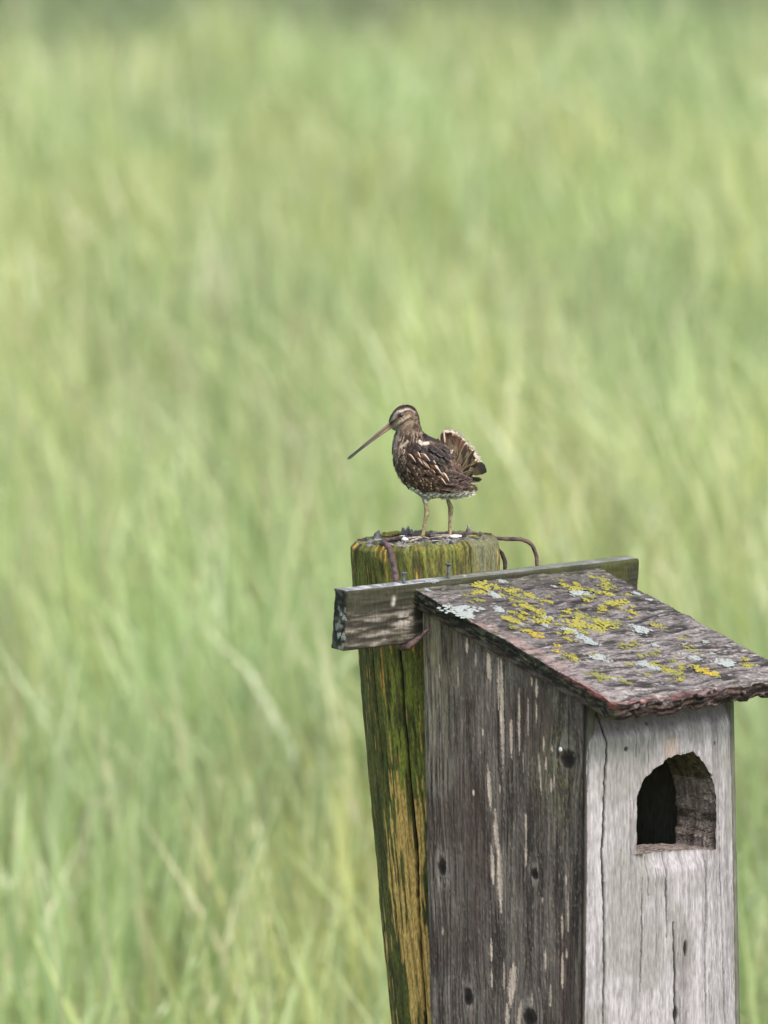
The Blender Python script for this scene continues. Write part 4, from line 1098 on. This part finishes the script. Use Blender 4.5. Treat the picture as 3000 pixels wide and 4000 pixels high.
# feathers: shared meshes per kind
def feather_mesh(name, colf, tip='round', ny_=15, nx_=9, camber=0.12, curl=0.0, seed=0):
    t = np.linspace(0, 1, ny_); s = np.linspace(-1, 1, nx_)
    T, S_ = np.meshgrid(t, s, indexing='ij')
    if tip == 'round':
        wv = np.minimum(1, (T * 3.2 + 0.15) ** 0.8) * np.sqrt(np.clip(1 - (np.clip(T - 0.62, 0, 1) / 0.385) ** 2.4, 0, 1))
    elif tip == 'point':
        wv = np.minimum(1, (T * 3.0 + 0.2) ** 0.8) * np.clip(1 - np.clip(T - 0.35, 0, 1) ** 1.5 * 1.85, 0.03, 1)
    else:
        wv = np.minimum(1, (T * 1.2 + 0.28)) * np.sqrt(np.clip(1 - (np.clip(T - 0.86, 0, 1) / 0.145) ** 2.2, 0, 1))
    jag = 1 + 0.10 * (vn(T * 9, S_ * 3, 0, seed) - 0.5)
    x = T; y = S_ * 0.5 * wv * jag; z = camber * (1 - S_ ** 2) * wv + curl * T ** 2 + 0.02 * (vn(T * 5, S_ * 4, 0, seed + 3) - 0.5)
    V = np.stack([x, y, z], -1)
    return mk_mesh(name, V, gridq(ny_, nx_), colf(T, S_, seed))
def full(T, c):
    return np.broadcast_to(np.asarray(c, float), T.shape + (3,)).copy()
def col_scap(T, S_, sd_):
    n = vn(T * 6, S_ * 3, 0, sd_)
    c = mix(full(T, (0.016, 0.010, 0.008)), (0.10, 0.040, 0.020), sstep(0.5, 0.72, n) * 0.8)
    c = mix(c, (0.12, 0.052, 0.026), sstep(0.05, 0.3, S_) * (1 - sstep(0.42, 0.55, S_)) * 0.85)
    return mix(c, (0.46, 0.37, 0.28), sstep(0.50, 0.62, S_) * sstep(0.05, 0.18, T) * (1 - sstep(0.86, 0.95, T)))
def col_scap2(T, S_, sd_):
    n = vn(T * 5, S_ * 3, 0, sd_)
    c = mix(full(T, (0.011, 0.008, 0.007)), (0.05, 0.034, 0.028), sstep(0.55, 0.75, n) * 0.6)
    return mix(c, (0.18, 0.15, 0.13), sstep(0.72, 0.9, np.abs(S_)) * sstep(0.2, 0.5, T) * 0.75)
def col_cov(T, S_, sd_):
    n = vn(T * 4, S_ * 2.5, 0, sd_); v = (sd_ % 5) / 5.0
    c = mix(full(T, (0.022, 0.014, 0.011)), (0.085, 0.050, 0.033), sstep(0.35, 0.7, n) * (0.5 + v))
    if sd_ % 2:
        c = mix(c, (0.24, 0.17, 0.11), sstep(0.72, 0.88, T) * sstep(0.1, 0.45, S_) * 0.8)
    else:
        c = mix(c, (0.19, 0.13, 0.085), np.exp(-((T - 0.7) / 0.1) ** 2) * sstep(0.25, 0.5, np.abs(S_)) * 0.8)
    return c
def col_tert(T, S_, sd_):
    b = sstep(0.45, 0.6, 0.5 + 0.5 * np.sin(T * 30 + np.abs(S_) * 3 + sd_) + 0.3 * (vn(T * 8, S_ * 3, 0, sd_) - 0.5))
    c = mix(full(T, (0.024, 0.015, 0.013)), (0.105, 0.060, 0.044), b * sstep(0.2, 0.5, np.abs(S_)) * 0.9)
    return mix(c, (0.22, 0.18, 0.15), sstep(0.86, 0.97, np.abs(S_)) * 0.55)
def col_prim(T, S_, sd_):
    c = mix(full(T, (0.030, 0.021, 0.021)), (0.055, 0.04, 0.038), vn(T * 5, S_ * 2, 0, sd_))
    return mix(c, (0.30, 0.26, 0.24), sstep(0.55, 0.9, S_) * np.exp(-((T - 0.72) / 0.05) ** 2) * 0.9)
def col_tail(T, S_, sd_):
    n = vn(T * 7, S_ * 3, 0, sd_); n2 = vn(T * 3, S_ * 9, 0, sd_ + 5)
    c = mix(full(T, (0.020, 0.014, 0.009)), (0.10, 0.072, 0.036), sstep(0.45, 0.7, 0.5 + 0.5 * np.sin(T * 26 + n * 2)) * 0.75)
    Tn = T + (n - 0.5) * 0.10 + (n2 - 0.5) * 0.08
    c = mix(c, mix(full(T, (0.110, 0.050, 0.026)), (0.040, 0.022, 0.014), sstep(0.45, 0.75, vn(T * 2, S_ * 7, 0, sd_ + 9))), sstep(0.74, 0.86, Tn))
    c = mix(c, (0.050, 0.022, 0.013), np.exp(-((Tn - 0.90) / 0.03) ** 2) * 0.8)
    return mix(c, (0.52, 0.43, 0.33), sstep(0.95, 0.985, Tn))
def col_rump(T, S_, sd_):
    n = vn(T * 5, S_ * 3, 0, sd_); n2 = vn(T * 2.5, S_ * 8, 0, sd_ + 5)
    c = mix(full(T, (0.045, 0.033, 0.018)), (0.17, 0.125, 0.07), n2)
    b = sstep(0.45, 0.68, 0.5 + 0.5 * np.sin(T * 9 - S_ * 1.2 + sd_) + 1.1 * (n2 - 0.5))
    c = mix(c, (0.014, 0.010, 0.007), b * 0.9)
    return mix(c, (0.30, 0.23, 0.14), sstep(0.80, 0.95, S_) * 0.7)
def col_pale(T, S_, sd_):
    return mix(full(T, (0.50, 0.42, 0.33)), (0.16, 0.09, 0.05), sstep(0.35, 0.65, vn(T * 5, S_ * 4, 0, sd_)) * 0.7)
def col_dark(T, S_, sd_):
    return mix(full(T, (0.045, 0.032, 0.016)), (0.014, 0.011, 0.008), sstep(0.35, 0.6, T))
def col_flank(T, S_, sd_):
    b = sstep(0.58, 0.7, 0.5 + 0.5 * np.sin(T * 11 - np.abs(S_) * 1.5 + sd_))
    return mix(full(T, (0.62, 0.60, 0.575)), (0.075, 0.062, 0.055), b * 0.8)
def col_brst(T, S_, sd_):
    v = 0.6 + 0.25 * (sd_ % 3)
    c = mix(full(T, (0.22 * v, 0.16 * v, 0.115 * v)), (0.050, 0.027, 0.019), (1 - sstep(0.15, 0.6, np.abs(S_))) * sstep(0.05, 0.4, T))
    return mix(c, (0.34, 0.28, 0.21), sstep(0.92, 1.0, T) * 0.4)
FM = {}
for kind, fn, tip, cam_, curl in (('scap', col_scap, 'point', 0.10, 0.02), ('scap2', col_scap2, 'round', 0.10, 0.02), ('cov', col_cov, 'round', 0.12, 0.03), ('tert', col_tert, 'round', 0.06, 0.0), ('prim', col_prim, 'point', 0.04, 0.0),
                                  ('tail', col_tail, 'fan', 0.06, 0.10), ('rump', col_rump, 'round', 0.12, 0.1), ('dark', col_dark, 'fan', 0.05, 0.0), ('pale', col_pale, 'round', 0.15, 0.05), ('flank', col_flank, 'round', 0.12, -0.02), ('brst', col_brst, 'round', 0.14, 0.03)):
    FM[kind] = []
    for sd_ in (1, 2, 3, 4, 6):
        me = feather_mesh(kind + '_feather', fn, tip, camber=cam_, curl=curl, seed=sd_ * 7)
        me.materials.append(M_BIRD); FM[kind].append(me)
def put(kind, name, pos, dirv, nrm, L, Wd, lift=0.0, flip=1.0, roll=0.0):
    d = np.asarray(dirv, float); n = np.asarray(nrm, float)
    n = n / np.linalg.norm(n); d = d - n * (d @ n); d /= np.linalg.norm(d)
    d = d * math.cos(lift) + n * math.sin(lift); n = n - d * (n @ d); n /= np.linalg.norm(n)
    y = np.cross(n, d)
    if roll:
        y, n = y * math.cos(roll) + n * math.sin(roll), n * math.cos(roll) - y * math.sin(roll)
    m = Matrix(((d[0] * L, y[0] * Wd * flip, n[0] * Wd, pos[0]), (d[1] * L, y[1] * Wd * flip, n[1] * Wd, pos[1]), (d[2] * L, y[2] * Wd * flip, n[2] * Wd, pos[2]), (0, 0, 0, 1)))
    o = link(name, rr_.choice(FM[kind]), None, bird)
    o.matrix_basis = m
    return o
def on_flank(kind, name, cx, cy, dx, dy, L, Wd, lift=0.10, off_=0.0006, side=-1, flip=1.0):
    p, n = nearest_surf(cx, cy, side)
    q = p + n * off_
    # sideways normals keep the shingles lying along the flank
    put(kind, name, q, np.array([dx, 0, -dy], float), n, L * SX, Wd * SX, lift, flip * (1 if side < 0 else -1))
J = lambda a: (rr_.random() - 0.5) * 2 * a
for side in (-1, 1):
    # breast and upper flank
    for cx, cy in [(600 + i * 44 + J(14), 545 + k * 46 + i * 6 + J(12)) for k in range(6) for i in range(3) if 600 + i * 44 > 575 + max(0, k - 3) * 22]:
        on_flank('brst', 'breast_feather', cx, cy, -0.12 + J(0.15), 1, 62, 36, 0.10, side=side)
    # flank / belly
    for cx, cy in ((640, 850), (675, 880), (712, 912), (748, 940), (790, 962), (832, 985), (875, 1000), (920, 1012), (965, 1015), (1010, 1012), (1060, 1010), (1110, 1012), (1160, 1015), (1210, 1015), (1260, 1012), (850, 1025), (900, 1040), (960, 1035)):
        on_flank('flank', 'flank_feather', cx + J(8), cy + J(8), 1, 0.55 + J(0.25), 78, 44, 0.12, side=side)
    # wing coverts, back to front so that they shingle
    for k, (y0, xs, xe, n_) in enumerate(((905, 760, 1010, 6), (870, 690, 1000, 7), (830, 655, 990, 8), (790, 640, 960, 8), (750, 630, 930, 8), (712, 625, 880, 7), (678, 630, 820, 5))):
        for i in range(n_ - 1, -1, -1):
            cx = xs + (xe - xs) * i / (n_ - 1) + J(10)
            on_flank('cov', 'wing_covert', cx + J(12), y0 + J(16) + (cx - xs) * 0.07, 1, 0.62 + J(0.3), 96 + J(24), 46 + J(14), 0.10 + J(0.05), 0.0010 + 0.0004 * k, side)
    # scapulars with pale outer edges
    for row, (kind, pts) in enumerate((('scap', ((980, 740), (910, 670), (1010, 800), (1035, 770))), ('scap', ((720, 600), (770, 620), (815, 640), (860, 660), (905, 700))), ('scap', ((775, 565), (835, 590), (880, 620), (925, 660), (965, 700))), ('scap2', ((900, 590), (960, 610), (1010, 650), (1040, 700), (1060, 620), (990, 560), (930, 540), (850, 530), (780, 520), (1050, 545))))):
        for cx, cy in pts:
            big = (150 if kind == 'scap' else 105) + J(22)
            on_flank(kind, 'scapular_feather', cx + J(10), cy + J(10), 1, 0.95 + J(0.16), big, 58 + J(10), 0.12, 0.0022 + 0.0008 * row, side, 1.0 if kind == 'scap' else 1.0)
    # tertials and primaries
    y_ = side * 150 * SX
    for (x0, y0, x1, y1, wd, kind, nm, dd_) in ((1010, 880, 1452, 932, 46, 'prim', 'primary_feather', 118), (1000, 900, 1418, 966, 46, 'prim', 'primary_feather', 112), (1030, 850, 1360, 905, 74, 'tert', 'tertial_feather', 128), (1000, 885, 1335, 962, 82, 'tert', 'tertial_feather', 136), (980, 905, 1250, 1000, 84, 'tert', 'tertial_feather', 146), (1020, 820, 1290, 880, 78, 'tert', 'tertial_feather', 142), (980, 850, 1200, 930, 80, 'tert', 'tertial_feather', 170), (1030, 780, 1210, 850, 74, 'tert', 'tertial_feather', 168)):
        p0 = bp(x0, y0, side * (dd_ + 60)); p1 = bp(x1, y1, side * dd_ * 0.62)
        put(kind, nm, p0, p1 - p0, np.array([-0.1, side, 0.35]), np.linalg.norm(p1 - p0), wd * SX, 0.0, 1.0 if side < 0 else -1.0)
# raised and fanned tail
hub = (1140, 880)
tips = ((1098, 378), (1150, 372), (1212, 388), (1268, 430), (1318, 478), (1360, 530), (1400, 582), (1432, 632), (1448, 690))
for i, (tx, ty) in enumerate(tips):
    tx, ty = tx + J(12), ty + (0 if i < 2 else J(20))
    p0 = bp(hub[0] + i * 8, hub[1], 20 - i * 2); p1 = bp(tx, ty, 66 - 10 * i + 26 * math.sin(i * 1.3))
    put('tail', 'tail_feather', p0, p1 - p0, np.array([0.25 + 0.02 * i, -1, 0.15]), np.linalg.norm(p1 - p0), (96 + J(22)) * SX, 0.0, 1, J(0.6))
# the outer tail feather, seen edge on, with a dark blade end
p0 = bp(1300, 920, -112); p1 = bp(1440, 705, -122)
put('rump', 'tail_feather', p0, p1 - p0, np.array([0.5, -1, 0.3]), np.linalg.norm(p1 - p0), 62 * SX, 0, 1, 0.5)
for dx, dy, ln in ((0, 0, 1.0), (14, 26, 0.9)):
    p0 = bp(1385 + dx, 790 + dy, -126); p1 = bp(1512 + dx * 0.6, 722 + dy, -126)
    put('dark', 'tail_feather', p0, p1 - p0, np.array([0.1, -1, 0.1]), np.linalg.norm(p1 - p0), 88 * SX, 0, 1, 0.2)
# pale curled edges of the ruffled feathers
for x0, y0, x1, y1, wd, dp_ in ((1102, 500, 1094, 372, 16, -20), (1092, 386, 1190, 376, 36, 30), (1150, 384, 1238, 402, 22, 24), (1262, 440, 1312, 480, 12, 10), (1385, 585, 1450, 690, 30, -30), (1350, 520, 1400, 566, 14, -10), (1150, 620, 1180, 555, 20, -110), (1120, 640, 1165, 560, 14, -112)):
    p0 = bp(x0, y0, dp_); p1 = bp(x1, y1, dp_)
    put('pale', 'tail_covert', p0, p1 - p0, np.array([J(0.4), -1, 0.3]), np.linalg.norm(p1 - p0), wd * SX, 0.0, 1, J(0.4))
# ruffled tail coverts standing inside the fan
rt = random.Random(8)
for k in range(44):
    f = rt.random(); lay = k / 44.0
    ang = math.radians(96 - 70 * f + rt.gauss(0, 13))
    ln_ = (430 - 230 * lay) * (1 - 0.22 * f) * (0.85 + 0.25 * rt.random())
    x0, y0 = 1150 + 90 * f + rt.uniform(-15, 15), 830 + 40 * f + rt.uniform(-15, 15)
    x1, y1 = x0 + math.cos(ang) * ln_ * 0.92, y0 - math.sin(ang) * ln_
    p0 = bp(x0, y0, -8 - 70 * lay); p1 = bp(x1, y1, -14 - 84 * lay + rt.uniform(-14, 14))
    put('rump', 'tail_covert', p0, p1 - p0, np.array([rt.uniform(-0.2, 0.6), -1, rt.uniform(-0.1, 0.5)]), np.linalg.norm(p1 - p0), rt.uniform(36, 80) * SX, rt.uniform(-0.15, 0.25), rt.choice((1, -1)), rt.uniform(-1.0, 1.0))

# fine contour plumage over head, neck, breast and belly: too many and too small to pick apart
ii = rng.integers(6, ns - 2, 9000); jj = rng.integers(0, na, 9000)
x, y, dq = bx_[ii, jj], by_[ii, jj], dep[ii, jj]
ok = (y < 640) & (x < 900) | (y > 930) | (x < 700)
ok &= ~((x < 690) & (y < 330) & (rng.random(len(x)) < 0.5))
ii, jj, x, y, dq = ii[ok], jj[ok], x[ok], y[ok], dq[ok]
# lie of the feathers: head back, neck down, belly back
dx_ = np.where(y < 330, 1.0, np.where(y < 640, 0.1, 0.95)); dy_ = np.where(y < 330, 0.5, np.where(y < 640, 1.0, 0.5))
dx_ = dx_ + (rng.random(len(x)) - 0.5) * 0.5; dy_ = dy_ + (rng.random(len(x)) - 0.5) * 0.5
L_ = np.where(y < 400, 20, np.where(y < 640, 30, 38)) * (0.7 + 0.6 * rng.random(len(x))) * SX
Wf = L_ * 0.36
p, n = P0[ii, jj], N0[ii, jj]
d = np.stack([dx_, (rng.random(len(x)) - 0.5) * 0.3, -dy_], -1)
d -= n * (d * n).sum(-1, keepdims=True); d /= np.linalg.norm(d, axis=1)[:, None] + 1e-9
sd_ = np.cross(n, d)
lift = (0.12 + 0.22 * rng.random(len(x)))[:, None]
tipp = p + d * L_[:, None] + n * L_[:, None] * lift
mid_ = p + d * (L_ * 0.55)[:, None] + n * (L_[:, None] * lift * 0.7 + 0.0002)
V = np.stack([p, mid_ - sd_ * Wf[:, None] / 2, tipp, mid_ + sd_ * Wf[:, None] / 2], 1)
cc = bird_paint(x + dx_ * 10, y + dy_ * 10, dq) * (0.75 + 0.5 * rng.random(len(x)))[:, None]
# wispy white barbs along the rim of the fan and under the tail
rimp = cr(np.array([(1096, 395, 60), (1150, 385, 60), (1212, 402, 40), (1268, 442, 30), (1318, 490, 10), (1360, 542, 0), (1400, 592, -10), (1430, 645, -20), (1444, 692, -24)], float), 60)
vent = cr(np.array([(1050, 1050, -60), (1130, 1055, -50), (1220, 1050, -40), (1310, 1035, -30), (1390, 1005, -20)], float), 70)
bl_, bc_ = [], []
for arr, n_, kind in ((rimp, 200, 0), (vent, 300, 1)):
    for q_ in range(n_):
        b_ = arr[rng.integers(0, len(arr))] + rng.normal(0, 8, 3) * np.array([1, 1, 2.5])
        if kind == 0:
            v_ = np.array([b_[0] - 1160, b_[1] - 860]); v_ = v_ / np.hypot(*v_)
        else:
            v_ = np.array([0.8, 0.6])
        a_ = rng.normal(0, 0.35); v_ = np.array([v_[0] * math.cos(a_) - v_[1] * math.sin(a_), v_[0] * math.sin(a_) + v_[1] * math.cos(a_)])
        l_ = 14 + 22 * rng.random(); w_ = 3.0
        nx_, ny_ = -v_[1] * w_, v_[0] * w_
        bl_.append([(b_[0], b_[1], b_[2]), (b_[0] + v_[0] * l_ * 0.5 + nx_, b_[1] + v_[1] * l_ * 0.5 + ny_, b_[2] - 4), (b_[0] + v_[0] * l_, b_[1] + v_[1] * l_, b_[2]), (b_[0] + v_[0] * l_ * 0.5 - nx_, b_[1] + v_[1] * l_ * 0.5 - ny_, b_[2] + 3)])
        bc_.append(np.array([0.62, 0.55, 0.47]) * (0.5 + 0.5 * rng.random()) if kind == 0 else np.array([0.62, 0.60, 0.57]) * (0.6 + 0.4 * rng.random()))
bl_ = np.array(bl_); V = np.concatenate([V, bp(bl_[..., 0], bl_[..., 1], bl_[..., 2])]); cc = np.concatenate([cc, np.array(bc_)])
link('contour_plumage', mk_mesh('contour_plumage', V.reshape(-1, 3), (np.arange(len(V)) * 4)[:, None] + np.arange(4), np.repeat(cc, 4, 0)), M_BIRD, bird, kind='stuff')
